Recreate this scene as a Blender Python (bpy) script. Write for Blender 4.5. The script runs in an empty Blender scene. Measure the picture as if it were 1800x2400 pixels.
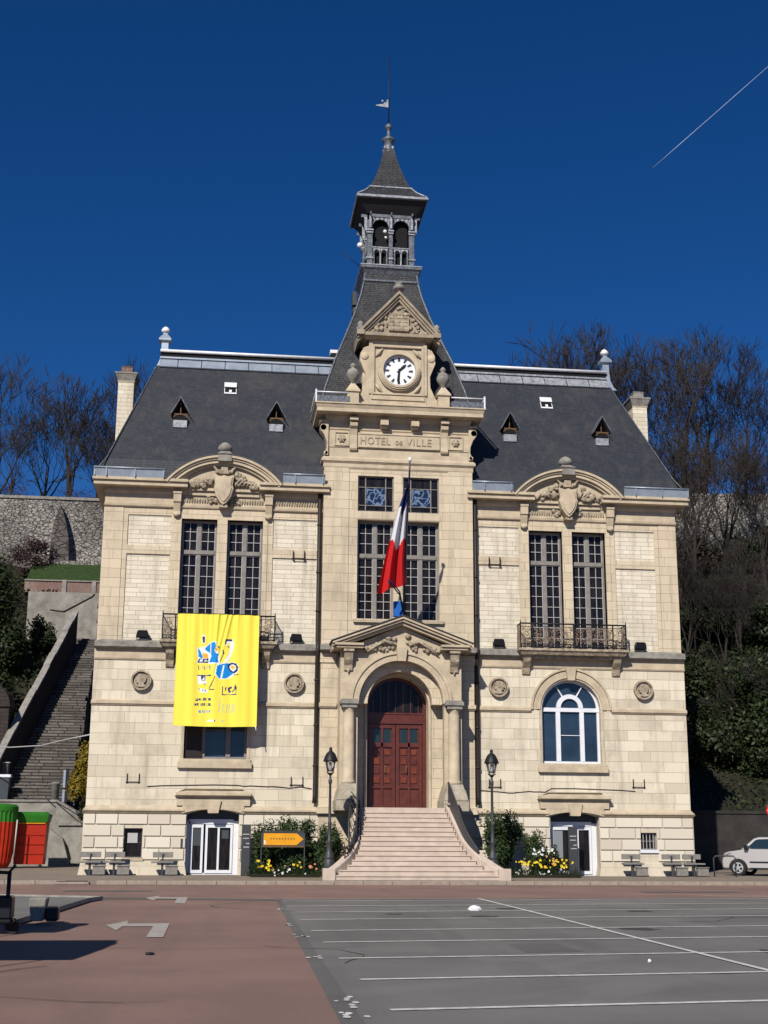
import bpy, bmesh, math, random
from mathutils import Vector, Matrix
R=math.radians; PI=math.pi
rnd=random.Random(7)
sc=bpy.context.scene
# ---------------------------------------------------------------- camera, sky, sun, exposure
cam=bpy.data.cameras.new('camera'); camo=bpy.data.objects.new('camera',cam); sc.collection.objects.link(camo); sc.camera=camo
cam.sensor_fit='VERTICAL'; cam.sensor_height=24; cam.lens=30.8; cam.clip_end=30000; cam.clip_start=.1
camo.matrix_world=Matrix.Translation((-7.15,-53,1.636))@Matrix.Rotation(R(-7.08),4,'Z')@Matrix.Rotation(R(90+13.77),4,'X')@Matrix.Rotation(R(.35),4,'Z')
SD=Vector((.5,1,-.85)).normalized()
w=bpy.data.worlds.new('World'); sc.world=w; w.use_nodes=True
nt=w.node_tree; bg=nt.nodes['Background']
sky=nt.nodes.new('ShaderNodeTexSky'); sky.sky_type='NISHITA'; sky.sun_disc=False
sky.sun_elevation=math.asin(-SD.z); sky.sun_rotation=math.atan2(-SD.x,-SD.y)
sky.altitude=2500; sky.air_density=1.0; sky.dust_density=.15; sky.ozone_density=3.5
hs=nt.nodes.new('ShaderNodeHueSaturation'); hs.inputs['Saturation'].default_value=1.30; hs.inputs['Value'].default_value=1.0
mq=nt.nodes.new('ShaderNodeMix'); mq.data_type='RGBA'; mq.blend_type='MULTIPLY'; mq.inputs[0].default_value=1; mq.inputs[7].default_value=(.86,.97,1.24,1)
nt.links.new(sky.outputs[0],hs.inputs['Color']); nt.links.new(hs.outputs[0],mq.inputs[6]); nt.links.new(mq.outputs[2],bg.inputs[0]); bg.inputs[1].default_value=.058
sun=bpy.data.lights.new('sun','SUN'); sun.energy=5.0; sun.angle=R(.53); sun.color=(1,.945,.86)
suno=bpy.data.objects.new('sun',sun); sc.collection.objects.link(suno); suno.rotation_euler=SD.to_track_quat('-Z','Y').to_euler()
sc.view_settings.view_transform='Standard'; sc.view_settings.look='None'; sc.view_settings.exposure=0; sc.view_settings.gamma=1
sc.render.engine='CYCLES'; sc.cycles.diffuse_bounces=1; sc.cycles.max_bounces=8
# ---------------------------------------------------------------- helpers
C=sc.collection
class MB:
    def __init__(s): s.v=[]; s.f=[]; s.m=[]; s.sm=[]
    def add(s,vs,fs,m=0,sm=False):
        n=len(s.v); s.v+=[tuple(p) for p in vs]; s.f+=[tuple(i+n for i in f) for f in fs]; s.m+=[m]*len(fs); s.sm+=[sm]*len(fs); return s
    def fr(s,x0,x1,y0,y1,z0,z1,a=0,b=0,m=0,back=False):   # box whose bottom is widened by a and top by b
        yb=0 if back else 1
        vs=[(x0-a,y0-a,z0),(x1+a,y0-a,z0),(x1+a,y1+a*yb,z0),(x0-a,y1+a*yb,z0),(x0-b,y0-b,z1),(x1+b,y0-b,z1),(x1+b,y1+b*yb,z1),(x0-b,y1+b*yb,z1)]
        return s.add(vs,[(0,3,2,1),(4,5,6,7),(0,1,5,4),(1,2,6,5),(2,3,7,6),(3,0,4,7)],m)
    def box(s,x0,x1,y0,y1,z0,z1,m=0): return s.fr(x0,x1,y0,y1,z0,z1,0,0,m)
    def ex(s,poly,ax,a,b,m=0,sm=False):
        n=len(poly)
        mk={'y':lambda p,t:(p[0],t,p[1]),'x':lambda p,t:(t,p[0],p[1]),'z':lambda p,t:(p[0],p[1],t)}[ax]
        vs=[mk(p,a) for p in poly]+[mk(p,b) for p in poly]
        s.add(vs,[tuple(range(n))[::-1],tuple(range(n,2*n))],m)
        n0=len(s.v)-2*n
        for i in range(n):
            j=(i+1)%n; s.f.append((n0+i,n0+j,n0+n+j,n0+n+i)); s.m.append(m); s.sm.append(sm)
        return s
    def arc(s,cx,cz,r0,r1,a0,a1,y0,y1,n=24,m=0):
        o=[(cx+r1*math.cos(R(a0+(a1-a0)*i/n)),cz+r1*math.sin(R(a0+(a1-a0)*i/n))) for i in range(n+1)]
        q=[(cx+r0*math.cos(R(a0+(a1-a0)*i/n)),cz+r0*math.sin(R(a0+(a1-a0)*i/n))) for i in range(n+1)]
        for i in range(n):
            s.add([(o[i][0],y0,o[i][1]),(o[i+1][0],y0,o[i+1][1]),(q[i+1][0],y0,q[i+1][1]),(q[i][0],y0,q[i][1]),
                   (o[i][0],y1,o[i][1]),(o[i+1][0],y1,o[i+1][1]),(q[i+1][0],y1,q[i+1][1]),(q[i][0],y1,q[i][1])],
                  [(0,1,2,3),(7,6,5,4),(0,4,5,1),(3,2,6,7)]+([(0,3,7,4)] if i==0 else [])+([(1,5,6,2)] if i==n-1 else []),m)
        return s
    def tube(s,pts,r,n=6,m=0,cap=True):
        pts=[Vector(p) for p in pts]; k=len(pts); rs=r if isinstance(r,(list,tuple)) else [r]*k
        vs=[];prev=None
        for i,p in enumerate(pts):
            d=(pts[min(i+1,k-1)]-pts[max(i-1,0)]); d=d.normalized() if d.length>1e-9 else Vector((0,0,1))
            if prev is None: u=d.orthogonal().normalized()
            else:
                u=prev-d*prev.dot(d); u=u.normalized() if u.length>1e-6 else d.orthogonal().normalized()
            prev=u; t=d.cross(u)
            for j in range(n):
                a=2*PI*j/n; vs.append(p+(u*math.cos(a)+t*math.sin(a))*rs[i])
        fs=[(i*n+j,i*n+(j+1)%n,(i+1)*n+(j+1)%n,(i+1)*n+j) for i in range(k-1) for j in range(n)]
        if cap and n>2: fs+=[tuple(range(n))[::-1],tuple((k-1)*n+j for j in range(n))]
        return s.add(vs,fs,m,n>4)
    def lathe(s,prof,cx,cy,n=16,m=0,sq=False):
        vs=[];k=len(prof)
        for r,z in prof:
            for j in range(n):
                a=2*PI*(j+.5)/n; q=r/math.cos(PI/n) if sq else r; vs.append((cx+q*math.cos(a),cy+q*math.sin(a),z))
        fs=[(i*n+j,i*n+(j+1)%n,(i+1)*n+(j+1)%n,(i+1)*n+j) for i in range(k-1) for j in range(n)]
        fs+=[tuple(range(n))[::-1],tuple((k-1)*n+j for j in range(n))]
        return s.add(vs,fs,m,not sq)
    def ball(s,c,r,m=0,n=8,sz=None):
        sx,sy,szz=sz or (1,1,1); vs=[];h=n//2+1
        for i in range(1,h):
            t=PI*i/h
            for j in range(n): vs.append((c[0]+r*sx*math.sin(t)*math.cos(2*PI*j/n),c[1]+r*sy*math.sin(t)*math.sin(2*PI*j/n),c[2]+r*szz*math.cos(t)))
        k=h-1; vs+=[(c[0],c[1],c[2]+r*szz),(c[0],c[1],c[2]-r*szz)]; T=k*n
        fs=[(i*n+j,(i+1)*n+j,(i+1)*n+(j+1)%n,i*n+(j+1)%n) for i in range(k-1) for j in range(n)]
        fs+=[(T,j,(j+1)%n) for j in range(n)]+[(T+1,(k-1)*n+(j+1)%n,(k-1)*n+j) for j in range(n)]
        return s.add(vs,fs,m,True)
    def build(s,name,mats,parent=None,bevel=0,fix=True):
        me=bpy.data.meshes.new(name); me.from_pydata(s.v,[],s.f); me.update()
        for mt in (mats if isinstance(mats,(list,tuple)) else [mats]): me.materials.append(mt)
        me.polygons.foreach_set('material_index',s.m); me.polygons.foreach_set('use_smooth',s.sm)
        if fix:
            bm=bmesh.new(); bm.from_mesh(me); bmesh.ops.recalc_face_normals(bm,faces=bm.faces); bm.to_mesh(me); bm.free()
        o=bpy.data.objects.new(name,me); C.objects.link(o)
        if parent: o.parent=parent
        if bevel:
            b=o.modifiers.new('bevel','BEVEL'); b.width=bevel; b.segments=1; b.limit_method='ANGLE'; b.angle_limit=R(40)
        return o
def wallh(mb,x0,x1,z0,z1,y0,y1,holes,m=0):
    zs=sorted({z0,z1}|{h[2] for h in holes}|{h[3] for h in holes}); zs=[z for z in zs if z0<=z<=z1]
    for a,b in zip(zs,zs[1:]):
        hh=sorted((h[0],h[1]) for h in holes if h[2]<b-1e-6 and h[3]>a+1e-6); x=x0
        for p,q in hh:
            if p>x: mb.box(x,p,y0,y1,a,b,m)
            x=q
        if x<x1: mb.box(x,x1,y0,y1,a,b,m)
def spandrel(mb,cx,r,zs,zt,y0,y1,m=0,n=12):   # fills the corners between an arch and its bounding rectangle
    for sg in (-1,1):
        p=[(cx+sg*r,zt),(cx+sg*r,zs)]+[(cx+sg*r*math.cos(PI/2*i/n),zs+r*math.sin(PI/2*i/n)) for i in range(1,n+1)]
        if zt-(zs+r)>1e-4: p.append((cx,zt))
        mb.ex(p,'y',y0,y1,m)
def thing(name,label,cat,loc=(0,0,0),group=None):
    o=bpy.data.objects.new(name,None); C.objects.link(o); o.location=loc; o.empty_display_size=.2
    return tag(o,label,cat,group)
def tag(o,label,cat,group=None):
    o['label']=label; o['category']=cat
    if group: o['group']=group
    return o
def struct(o,kind='structure'): o['kind']=kind; return o
def kids(o): return [c for c in list(C.objects) if c.parent is o]
def copy_tree(o,loc,label,rz=0,sc_=1):
    r=o.copy(); C.objects.link(r); r.location=loc; r.rotation_euler=(0,0,rz); r.scale=(sc_,)*3; r['label']=label
    for ch in kids(o):
        c=ch.copy(); C.objects.link(c); c.parent=r
        for g in kids(ch):
            d=g.copy(); C.objects.link(d); d.parent=c
    return r
# ---------------------------------------------------------------- materials
def N(nt,t,**k):
    n=nt.nodes.new(t)
    for a,b in k.items(): setattr(n,a,b)
    return n
def mat(name,col,rough=.7,metal=0,spec=.3,noise=0,nscale=3,bump=0,bscale=20,col2=None,emit=None,alpha=None,trans=0,stretch=None):
    m=bpy.data.materials.new(name); m.use_nodes=True; nt=m.node_tree; b=nt.nodes['Principled BSDF']
    b.inputs['Base Color'].default_value=(*col,1); b.inputs['Roughness'].default_value=rough; b.inputs['Metallic'].default_value=metal; b.inputs['Specular IOR Level'].default_value=spec
    if trans: b.inputs['Transmission Weight'].default_value=trans
    if noise or bump:
        tc=N(nt,'ShaderNodeTexCoord'); mp=N(nt,'ShaderNodeMapping'); nt.links.new(tc.outputs['Object'],mp.inputs[0])
        if stretch: mp.inputs['Scale'].default_value=stretch
    if noise:
        n1=N(nt,'ShaderNodeTexNoise'); n1.inputs['Scale'].default_value=nscale; n1.inputs['Detail'].default_value=6; n1.inputs['Roughness'].default_value=.62
        nt.links.new(mp.outputs[0],n1.inputs['Vector'])
        rp=N(nt,'ShaderNodeValToRGB'); rp.color_ramp.elements[0].position=.3; rp.color_ramp.elements[1].position=.7
        c2=col2 or tuple(c*(1-noise) for c in col)
        rp.color_ramp.elements[0].color=(*c2,1); rp.color_ramp.elements[1].color=(*(col if col2 else tuple(min(1,c*(1+noise)) for c in col)),1)
        nt.links.new(n1.outputs[0],rp.inputs[0]); nt.links.new(rp.outputs[0],b.inputs['Base Color'])
    if bump:
        n2=N(nt,'ShaderNodeTexNoise'); n2.inputs['Scale'].default_value=bscale; n2.inputs['Detail'].default_value=5
        nt.links.new(mp.outputs[0],n2.inputs['Vector']); bp=N(nt,'ShaderNodeBump'); bp.inputs['Strength'].default_value=bump; bp.inputs['Distance'].default_value=.02
        nt.links.new(n2.outputs[0],bp.inputs['Height']); nt.links.new(bp.outputs[0],b.inputs['Normal'])
    return m
def masonry(name,c1,c2,cm,bw,rh,ms=.01,stain=(.32,.275,.205),samt=.75,bump=.5,rough=.85,off=(0,0),streak=.6,sm=.1):
    m=bpy.data.materials.new(name); m.use_nodes=True; nt=m.node_tree; b=nt.nodes['Principled BSDF']; L=nt.links.new
    b.inputs['Roughness'].default_value=rough; b.inputs['Specular IOR Level'].default_value=.25
    g=N(nt,'ShaderNodeTexCoord'); sp=N(nt,'ShaderNodeSeparateXYZ'); L(g.outputs['Object'],sp.inputs[0])
    ad=N(nt,'ShaderNodeMath',operation='ADD'); L(sp.outputs[0],ad.inputs[0]); L(sp.outputs[1],ad.inputs[1])
    a2=N(nt,'ShaderNodeMath',operation='ADD'); a2.inputs[1].default_value=off[0]+100*bw; L(ad.outputs[0],a2.inputs[0])
    a3=N(nt,'ShaderNodeMath',operation='ADD'); a3.inputs[1].default_value=off[1]; L(sp.outputs[2],a3.inputs[0])
    cb=N(nt,'ShaderNodeCombineXYZ'); L(a2.outputs[0],cb.inputs[0]); L(a3.outputs[0],cb.inputs[1])
    br=N(nt,'ShaderNodeTexBrick'); L(cb.outputs[0],br.inputs['Vector']); br.inputs['Scale'].default_value=1
    br.inputs['Brick Width'].default_value=bw; br.inputs['Row Height'].default_value=rh; br.inputs['Mortar Size'].default_value=ms; br.inputs['Mortar Smooth'].default_value=sm
    br.inputs['Color1'].default_value=(*c1,1); br.inputs['Color2'].default_value=(*c2,1); br.inputs['Mortar'].default_value=(*cm,1); br.offset=.43; br.squash=1.25; br.squash_frequency=3
    n1=N(nt,'ShaderNodeTexNoise'); n1.inputs['Scale'].default_value=.55; n1.inputs['Detail'].default_value=8; n1.inputs['Roughness'].default_value=.68; L(g.outputs['Object'],n1.inputs['Vector'])
    mp=N(nt,'ShaderNodeMapping'); mp.inputs['Scale'].default_value=(3.2,3.2,.28); L(g.outputs['Object'],mp.inputs[0])
    n3=N(nt,'ShaderNodeTexNoise'); n3.inputs['Scale'].default_value=1.0; n3.inputs['Detail'].default_value=6; n3.inputs['Roughness'].default_value=.6; L(mp.outputs[0],n3.inputs['Vector'])
    def ramp(src,p0,p1,k):
        r=N(nt,'ShaderNodeMapRange'); r.inputs[1].default_value=p0; r.inputs[2].default_value=p1; r.inputs[4].default_value=k; L(src,r.inputs[0]); return r.outputs[0]
    x1=N(nt,'ShaderNodeMix',data_type='RGBA'); L(ramp(n1.outputs[0],.5,.78,samt),x1.inputs[0]); L(br.outputs['Color'],x1.inputs[6]); x1.inputs[7].default_value=(*stain,1)
    x2=N(nt,'ShaderNodeMix',data_type='RGBA'); L(ramp(n3.outputs[0],.50,.74,streak),x2.inputs[0]); L(x1.outputs[2],x2.inputs[6]); x2.inputs[7].default_value=(*stain,1)
    L(x2.outputs[2],b.inputs['Base Color'])
    n2=N(nt,'ShaderNodeTexNoise'); n2.inputs['Scale'].default_value=14; n2.inputs['Detail'].default_value=6; L(g.outputs['Object'],n2.inputs['Vector'])
    mu=N(nt,'ShaderNodeMath',operation='MULTIPLY_ADD'); mu.inputs[1].default_value=-1.4; L(br.outputs['Fac'],mu.inputs[0]); L(n2.outputs[0],mu.inputs[2])
    bp=N(nt,'ShaderNodeBump'); bp.inputs['Strength'].default_value=bump; bp.inputs['Distance'].default_value=.02; L(mu.outputs[0],bp.inputs['Height']); L(bp.outputs[0],b.inputs['Normal'])
    return m
def rubble(name,c1,c2,cm,scale=1.6,bump=1.0):
    m=bpy.data.materials.new(name); m.use_nodes=True; nt=m.node_tree; b=nt.nodes['Principled BSDF']; L=nt.links.new; b.inputs['Roughness'].default_value=.9
    g=N(nt,'ShaderNodeTexCoord'); mp=N(nt,'ShaderNodeMapping'); mp.inputs['Scale'].default_value=(scale,scale,scale*1.7); L(g.outputs['Object'],mp.inputs[0])
    nz=N(nt,'ShaderNodeTexNoise'); nz.inputs['Scale'].default_value=2.5; L(mp.outputs[0],nz.inputs['Vector'])
    mx=N(nt,'ShaderNodeMix',data_type='RGBA'); mx.inputs[0].default_value=.18; L(mp.outputs[0],mx.inputs[6]); L(nz.outputs['Color'],mx.inputs[7])
    v=N(nt,'ShaderNodeTexVoronoi',feature='DISTANCE_TO_EDGE'); v.inputs['Scale'].default_value=1.4; L(mx.outputs[2],v.inputs['Vector'])
    v2=N(nt,'ShaderNodeTexVoronoi'); v2.inputs['Scale'].default_value=1.4; L(mx.outputs[2],v2.inputs['Vector'])
    sp=N(nt,'ShaderNodeSeparateColor'); L(v2.outputs['Color'],sp.inputs[0])
    a=N(nt,'ShaderNodeMix',data_type='RGBA'); L(sp.outputs[0],a.inputs[0]); a.inputs[6].default_value=(*c1,1); a.inputs[7].default_value=(*c2,1)
    n1=N(nt,'ShaderNodeTexNoise'); n1.inputs['Scale'].default_value=.22; n1.inputs['Detail'].default_value=7; L(g.outputs['Object'],n1.inputs['Vector'])
    r=N(nt,'ShaderNodeMapRange'); r.inputs[1].default_value=.4; r.inputs[2].default_value=.7; r.inputs[4].default_value=.75; L(n1.outputs[0],r.inputs[0])
    a1=N(nt,'ShaderNodeMix',data_type='RGBA'); L(r.outputs[0],a1.inputs[0]); L(a.outputs[2],a1.inputs[6]); a1.inputs[7].default_value=(c2[0]*.35,c2[1]*.35,c2[2]*.3,1)
    rr=N(nt,'ShaderNodeMapRange'); rr.inputs[1].default_value=.0; rr.inputs[2].default_value=.09; L(v.outputs['Distance'],rr.inputs[0])
    c=N(nt,'ShaderNodeMix',data_type='RGBA'); L(rr.outputs[0],c.inputs[0]); c.inputs[6].default_value=(*cm,1); L(a1.outputs[2],c.inputs[7]); L(c.outputs[2],b.inputs['Base Color'])
    bp=N(nt,'ShaderNodeBump'); bp.inputs['Strength'].default_value=bump; bp.inputs['Distance'].default_value=.08; L(rr.outputs[0],bp.inputs['Height']); L(bp.outputs[0],b.inputs['Normal'])
    return m
S1=(.72,.645,.505); S2=(.575,.505,.385); SM=(.38,.32,.24)
def leafm(name,c1,c2,rough=.6):
    m=bpy.data.materials.new(name); m.use_nodes=True; nt=m.node_tree; b=nt.nodes['Principled BSDF']; L=nt.links.new
    b.inputs['Roughness'].default_value=rough; b.inputs['Specular IOR Level'].default_value=.3
    g=N(nt,'ShaderNodeNewGeometry'); r=N(nt,'ShaderNodeValToRGB'); r.color_ramp.elements[0].color=(*c1,1); r.color_ramp.elements[1].color=(*c2,1); L(g.outputs['Random Per Island'],r.inputs[0]); L(r.outputs[0],b.inputs['Base Color'])
    return m
M={}
M['ashlar']=masonry('ashlar_blocks',S1,S2,SM,.95,.42,.007,off=(0,.05))
M['small']=masonry('small_block_stone',(.74,.675,.545),(.62,.555,.43),(.33,.285,.215),.62,.185,.007,samt=.5,off=(0,.06))
M['towers']=masonry('tower_blocks',(.64,.54,.39),(.555,.46,.325),(.32,.26,.18),.85,.39,.007,off=(.2,.1))
M['base']=masonry('basement_blocks',(.62,.55,.43),(.56,.49,.375),(.38,.32,.24),1.1,.42,.004,off=(0,.03),samt=.45)
M['trim']=mat('dressed_stone_trim',(.59,.49,.345),.85,noise=.25,nscale=2.2,bump=.5,bscale=18,col2=(.40,.33,.235))
M['carve']=mat('carved_stone',(.52,.44,.32),.9,noise=.4,nscale=6,bump=1,bscale=14,col2=(.17,.135,.095))
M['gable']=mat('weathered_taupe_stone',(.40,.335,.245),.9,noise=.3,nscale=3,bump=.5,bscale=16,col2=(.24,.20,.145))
M['soffit']=mat('shade_dark_soffit',(.022,.022,.026),.8)  # near-black colour holds the shade under the lantern eaves
M['block']=leafm('rusticated_block_stone',(.56,.50,.40),(.70,.635,.52),.85)
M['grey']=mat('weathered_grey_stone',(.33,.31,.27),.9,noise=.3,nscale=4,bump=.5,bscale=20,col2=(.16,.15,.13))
M['greyb']=mat('weathered_beige_stone',(.47,.415,.325),.9,noise=.3,nscale=4,bump=.6,bscale=14,col2=(.27,.235,.18))
M['pale']=mat('pale_step_stone',(.60,.485,.40),.8,noise=.12,nscale=2.5,bump=.25,bscale=25,col2=(.44,.36,.29))
M['slate']=masonry('slate_roof',(.040,.044,.055),(.030,.034,.043),(.014,.015,.019),.22,.11,.008,stain=(.070,.066,.062),samt=.7,bump=.3,rough=.5,streak=.5)
M['slate2']=masonry('tower_slate',(.055,.057,.062),(.03,.031,.034),(.010,.010,.012),.2,.10,.010,stain=(.10,.10,.098),samt=.6,bump=.8,rough=.55,streak=.35)
M['zinc']=mat('zinc_sheet',(.32,.37,.43),.42,metal=.35,spec=.5,noise=.2,nscale=2.5,bump=.15,bscale=6)
M['zincw']=mat('bright_zinc_ridge',(.78,.79,.80),.5,metal=.1,spec=.5,noise=.12,nscale=3)
M['lead']=mat('lead_cladding',(.20,.22,.25),.5,metal=.2,noise=.5,nscale=9,bump=.5,bscale=14,col2=(.045,.05,.06))
M['leadl']=mat('pale_lead_edging',(.42,.44,.47),.5,metal=.2,noise=.45,nscale=6,bump=.4,bscale=12,col2=(.16,.17,.19))
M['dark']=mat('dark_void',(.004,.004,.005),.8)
M['glass']=mat('dark_window_glass',(.026,.022,.024),.12,spec=.2,noise=.5,nscale=1.6,col2=(.003,.003,.005),stretch=(6,1,.8))
M['glassb']=mat('blue_window_glass',(.030,.055,.095),.08,spec=.5,noise=.5,nscale=.9,col2=(.012,.024,.042))
M['taupe']=mat('taupe_window_wood',(.22,.20,.18),.6,noise=.2,nscale=6)
M['bars']=mat('pale_glazing_bars',(.42,.41,.40),.5)
M['white']=mat('white_painted_frame',(.72,.73,.76),.4,spec=.5,noise=.06,nscale=3)
M['door']=mat('red_brown_door_paint',(.098,.022,.014),.38,spec=.5,noise=.25,nscale=4,bump=.1,bscale=30)
M['doorp']=mat('orange_brown_door_panel',(.15,.034,.014),.35,spec=.5,noise=.3,nscale=6)
M['iron']=mat('black_iron',(.018,.018,.020),.5,metal=.3,noise=.3,nscale=8)
M['rust']=mat('rusty_ironwork',(.34,.25,.175),.8,noise=.5,nscale=14,col2=(.045,.03,.022))
M['railg']=mat('dark_grey_paint',(.045,.047,.052),.5,spec=.4)
M['pipe']=mat('dark_brown_pipe',(.028,.022,.019),.5)
M['wood']=mat('brown_wood',(.13,.075,.035),.7,noise=.3,nscale=8)
M['dial']=mat('white_clock_dial',(.80,.83,.86),.35,spec=.5)
M['black']=mat('black_paint',(.012,.013,.018),.4)
M['navy']=mat('navy_cloth',(.012,.022,.12),.8); M['wcloth']=mat('white_cloth',(.74,.75,.78),.85); M['rcloth']=mat('red_cloth',(.62,.015,.018),.8)
M['blue']=mat('blue_paint',(.01,.11,.42),.5)
M['yel']=mat('yellow_banner_cloth',(.86,.73,.085),.75,spec=.2)
M['pblue']=mat('printed_blue',(.0,.22,.62),.7); M['pnavy']=mat('printed_navy',(.015,.03,.13),.7); M['pwhite']=mat('printed_white',(.75,.78,.72),.7); M['ppale']=mat('printed_pale_grey',(.52,.52,.30),.7); M['porange']=mat('printed_orange',(.85,.42,.03),.7)
def asphalt(name,c1,c2,dk):
    m=bpy.data.materials.new(name); m.use_nodes=True; nt=m.node_tree; b=nt.nodes['Principled BSDF']; L=nt.links.new; b.inputs['Roughness'].default_value=.88
    g=N(nt,'ShaderNodeTexCoord')
    def ns(sc_,det,scl=None,dist=0):
        mp=N(nt,'ShaderNodeMapping'); L(g.outputs['Object'],mp.inputs[0])
        if scl: mp.inputs['Scale'].default_value=scl
        n=N(nt,'ShaderNodeTexNoise'); n.inputs['Scale'].default_value=sc_; n.inputs['Detail'].default_value=det; n.inputs['Distortion'].default_value=dist; L(mp.outputs[0],n.inputs['Vector']); return n.outputs[0]
    def rg(src,a,c,k=1):
        q=N(nt,'ShaderNodeMapRange'); q.inputs[1].default_value=a; q.inputs[2].default_value=c; q.inputs[4].default_value=k; L(src,q.inputs[0]); return q.outputs[0]
    def mx(f,a,col):
        q=N(nt,'ShaderNodeMix',data_type='RGBA'); L(f,q.inputs[0])
        if isinstance(a,tuple): q.inputs[6].default_value=(*a,1)
        else: L(a,q.inputs[6])
        q.inputs[7].default_value=(*col,1); return q.outputs[2]
    a=mx(rg(ns(.35,7),.38,.62),c1,c2); a=mx(rg(ns(1.0,4,(.9,.09,1),.6),.55,.72,.45),a,dk); a=mx(rg(ns(.16,3,None,1.5),.60,.66,.35),a,tuple(x*1.22 for x in c1)); a=mx(rg(ns(55,2),.60,.75,.7),a,tuple(min(1,x*1.7) for x in c1)); a=mx(rg(ns(70,2),.62,.75,.8),a,tuple(x*.45 for x in c1))
    L(a,b.inputs['Base Color']); bp=N(nt,'ShaderNodeBump'); bp.inputs['Strength'].default_value=.5; bp.inputs['Distance'].default_value=.01; L(ns(60,4),bp.inputs['Height']); L(bp.outputs[0],b.inputs['Normal']); return m
M['red_asph']=asphalt('red_asphalt',(.240,.145,.115),(.188,.116,.094),(.135,.094,.080))
M['asph']=asphalt('grey_asphalt',(.170,.163,.150),(.130,.124,.114),(.095,.091,.086))
M['asph2']=asphalt('dark_asphalt_strip',(.130,.125,.116),(.105,.10,.093),(.08,.077,.072))
M['pave']=mat('beige_pavement',(.26,.21,.165),.9,noise=.2,nscale=1.2,bump=.3,bscale=40,col2=(.20,.16,.125))
M['kerb']=mat('kerb_stone',(.30,.25,.20),.85,noise=.2,nscale=4)
M['paint']=mat('worn_white_road_paint',(.74,.72,.68),.8,noise=.4,nscale=7,col2=(.42,.40,.37))
M['paint2']=mat('faded_white_road_paint',(.46,.42,.38),.8,noise=.4,nscale=7,col2=(.28,.25,.22))
M['ledge']=mat('stone_edging',(.26,.24,.215),.85,noise=.3,nscale=3)
M['hedge']=leafm('hedge_leaves',(.008,.020,.006),(.050,.082,.022)); M['ever']=leafm('evergreen_leaves',(.006,.014,.004),(.032,.048,.011)); M['yshrub']=leafm('yellow_green_leaves',(.10,.09,.01),(.26,.17,.012))  # evergreen tone lowered, like the ivy, for the hall's shadow on the slope
M['ivy']=leafm('ivy_leaves',(.006,.014,.003),(.034,.044,.013)); M['brown']=leafm('dead_bramble_leaves',(.016,.012,.007),(.042,.032,.016)); M['purple']=leafm('purple_twigs_leaves',(.030,.013,.014),(.058,.028,.028))  # ivy toned down to deepen the hall's shadow over the slope
M['fy']=leafm('yellow_petals',(.75,.50,.01),(.85,.66,.05)); M['fw']=leafm('white_petals',(.70,.70,.68),(.8,.8,.78)); M['fo']=leafm('peach_petals',(.65,.20,.08),(.75,.40,.25))
M['bark']=mat('dark_bark',(.040,.033,.028),.9,noise=.3,nscale=3,col2=(.022,.018,.016)); M['barkb']=mat('pale_brown_bark',(.115,.085,.062),.9,noise=.3,nscale=3)
M['rub1']=rubble('pale_rubble_wall',(.42,.39,.355),(.22,.205,.185),(.045,.038,.034),3.0)
M['rub2']=rubble('slate_grey_step_rubble',(.155,.135,.12),(.10,.088,.08),(.04,.035,.032),1.4,.8)
M['conc']=mat('pale_concrete',(.34,.32,.28),.9,noise=.2,nscale=1.6,bump=.7,bscale=9,col2=(.17,.16,.14))
M['stepst']=masonry('rough_stair_stone',(.19,.17,.155),(.11,.095,.085),(.035,.03,.027),.9,.17,.03,stain=(.05,.047,.035),samt=.9,bump=1.0)
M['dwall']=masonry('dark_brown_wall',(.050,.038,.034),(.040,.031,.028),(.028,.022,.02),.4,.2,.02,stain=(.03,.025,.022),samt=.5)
M['brick']=masonry('red_brick',(.22,.085,.06),(.16,.06,.045),(.25,.22,.2),.22,.075,.012)
M['grass']=mat('terrace_grass',(.024,.048,.010),.9,noise=.4,nscale=5,bump=1,bscale=40)
M['hill']=mat('hillside_soil',(.026,.022,.013),.95,noise=.5,nscale=.5,bump=1.5,bscale=3,col2=(.012,.013,.006))
M['orange']=mat('orange_plastic',(.36,.018,.004),.45,noise=.1,nscale=3); M['green']=mat('green_plastic',(.022,.15,.012),.45,noise=.1,nscale=3)  # orange lowered in tone for the shadow lying on the containers
M['silver']=mat('silver_car_paint',(.52,.50,.475),.28,metal=.25,spec=.6); M['tyre']=mat('tyre_rubber',(.018,.018,.018),.8); M['alloy']=mat('alloy_rim',(.62,.62,.62),.3,metal=.5)
M['cglass']=mat('car_glass',(.015,.03,.04),.05,spec=.8)
M['lampglass']=mat('lantern_glass',(.82,.84,.85),.08,spec=.5,trans=.92)
M['sign']=mat('yellow_orange_sign',(.72,.32,.012),.5,noise=.12,nscale=5); M['benchw']=mat('grey_bench_slab',(.21,.195,.175),.85,noise=.25,nscale=8)
M['totem']=mat('slate_blue_grey_panel',(.055,.065,.075),.45); M['stain']=None
# ---------------------------------------------------------------- ground
def sheet(name,poly,z,mt,kind='structure',th=0):
    b=MB()
    if th: b.ex(poly,'z',z-th,z)
    else: b.add([(x,y,z) for x,y in poly],[tuple(range(len(poly)))])
    o=b.build(name,mt,fix=bool(th)); o['kind']=kind; return o
sheet('ground',[(-1500,-1500),(1500,-1500),(1500,1500),(-1500,1500)],-.06,M['red_asph'])
sheet('parking_lot',[(-6.25,-75),(45,-75),(45,-14.5),(-5.35,-17.2)],-.054,M['asph'])
sheet('asphalt_strip',[(-6.62,-75),(-6.25,-75),(-5.35,-17.2),(-5.48,-17.2)],-.0545,M['asph2'])
sheet('side_road',[(-60,-14.9),(-11.4,-16.3),(-5.6,-17.4),(45,-14.45),(45,-14.0),(-5,-16.7),(-12.5,-15.3),(-60,-14.0)],-.0505,M['asph2'])
pv=[(-60,-6.3),(60,-6.3),(60,34),(-60,34)]
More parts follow.
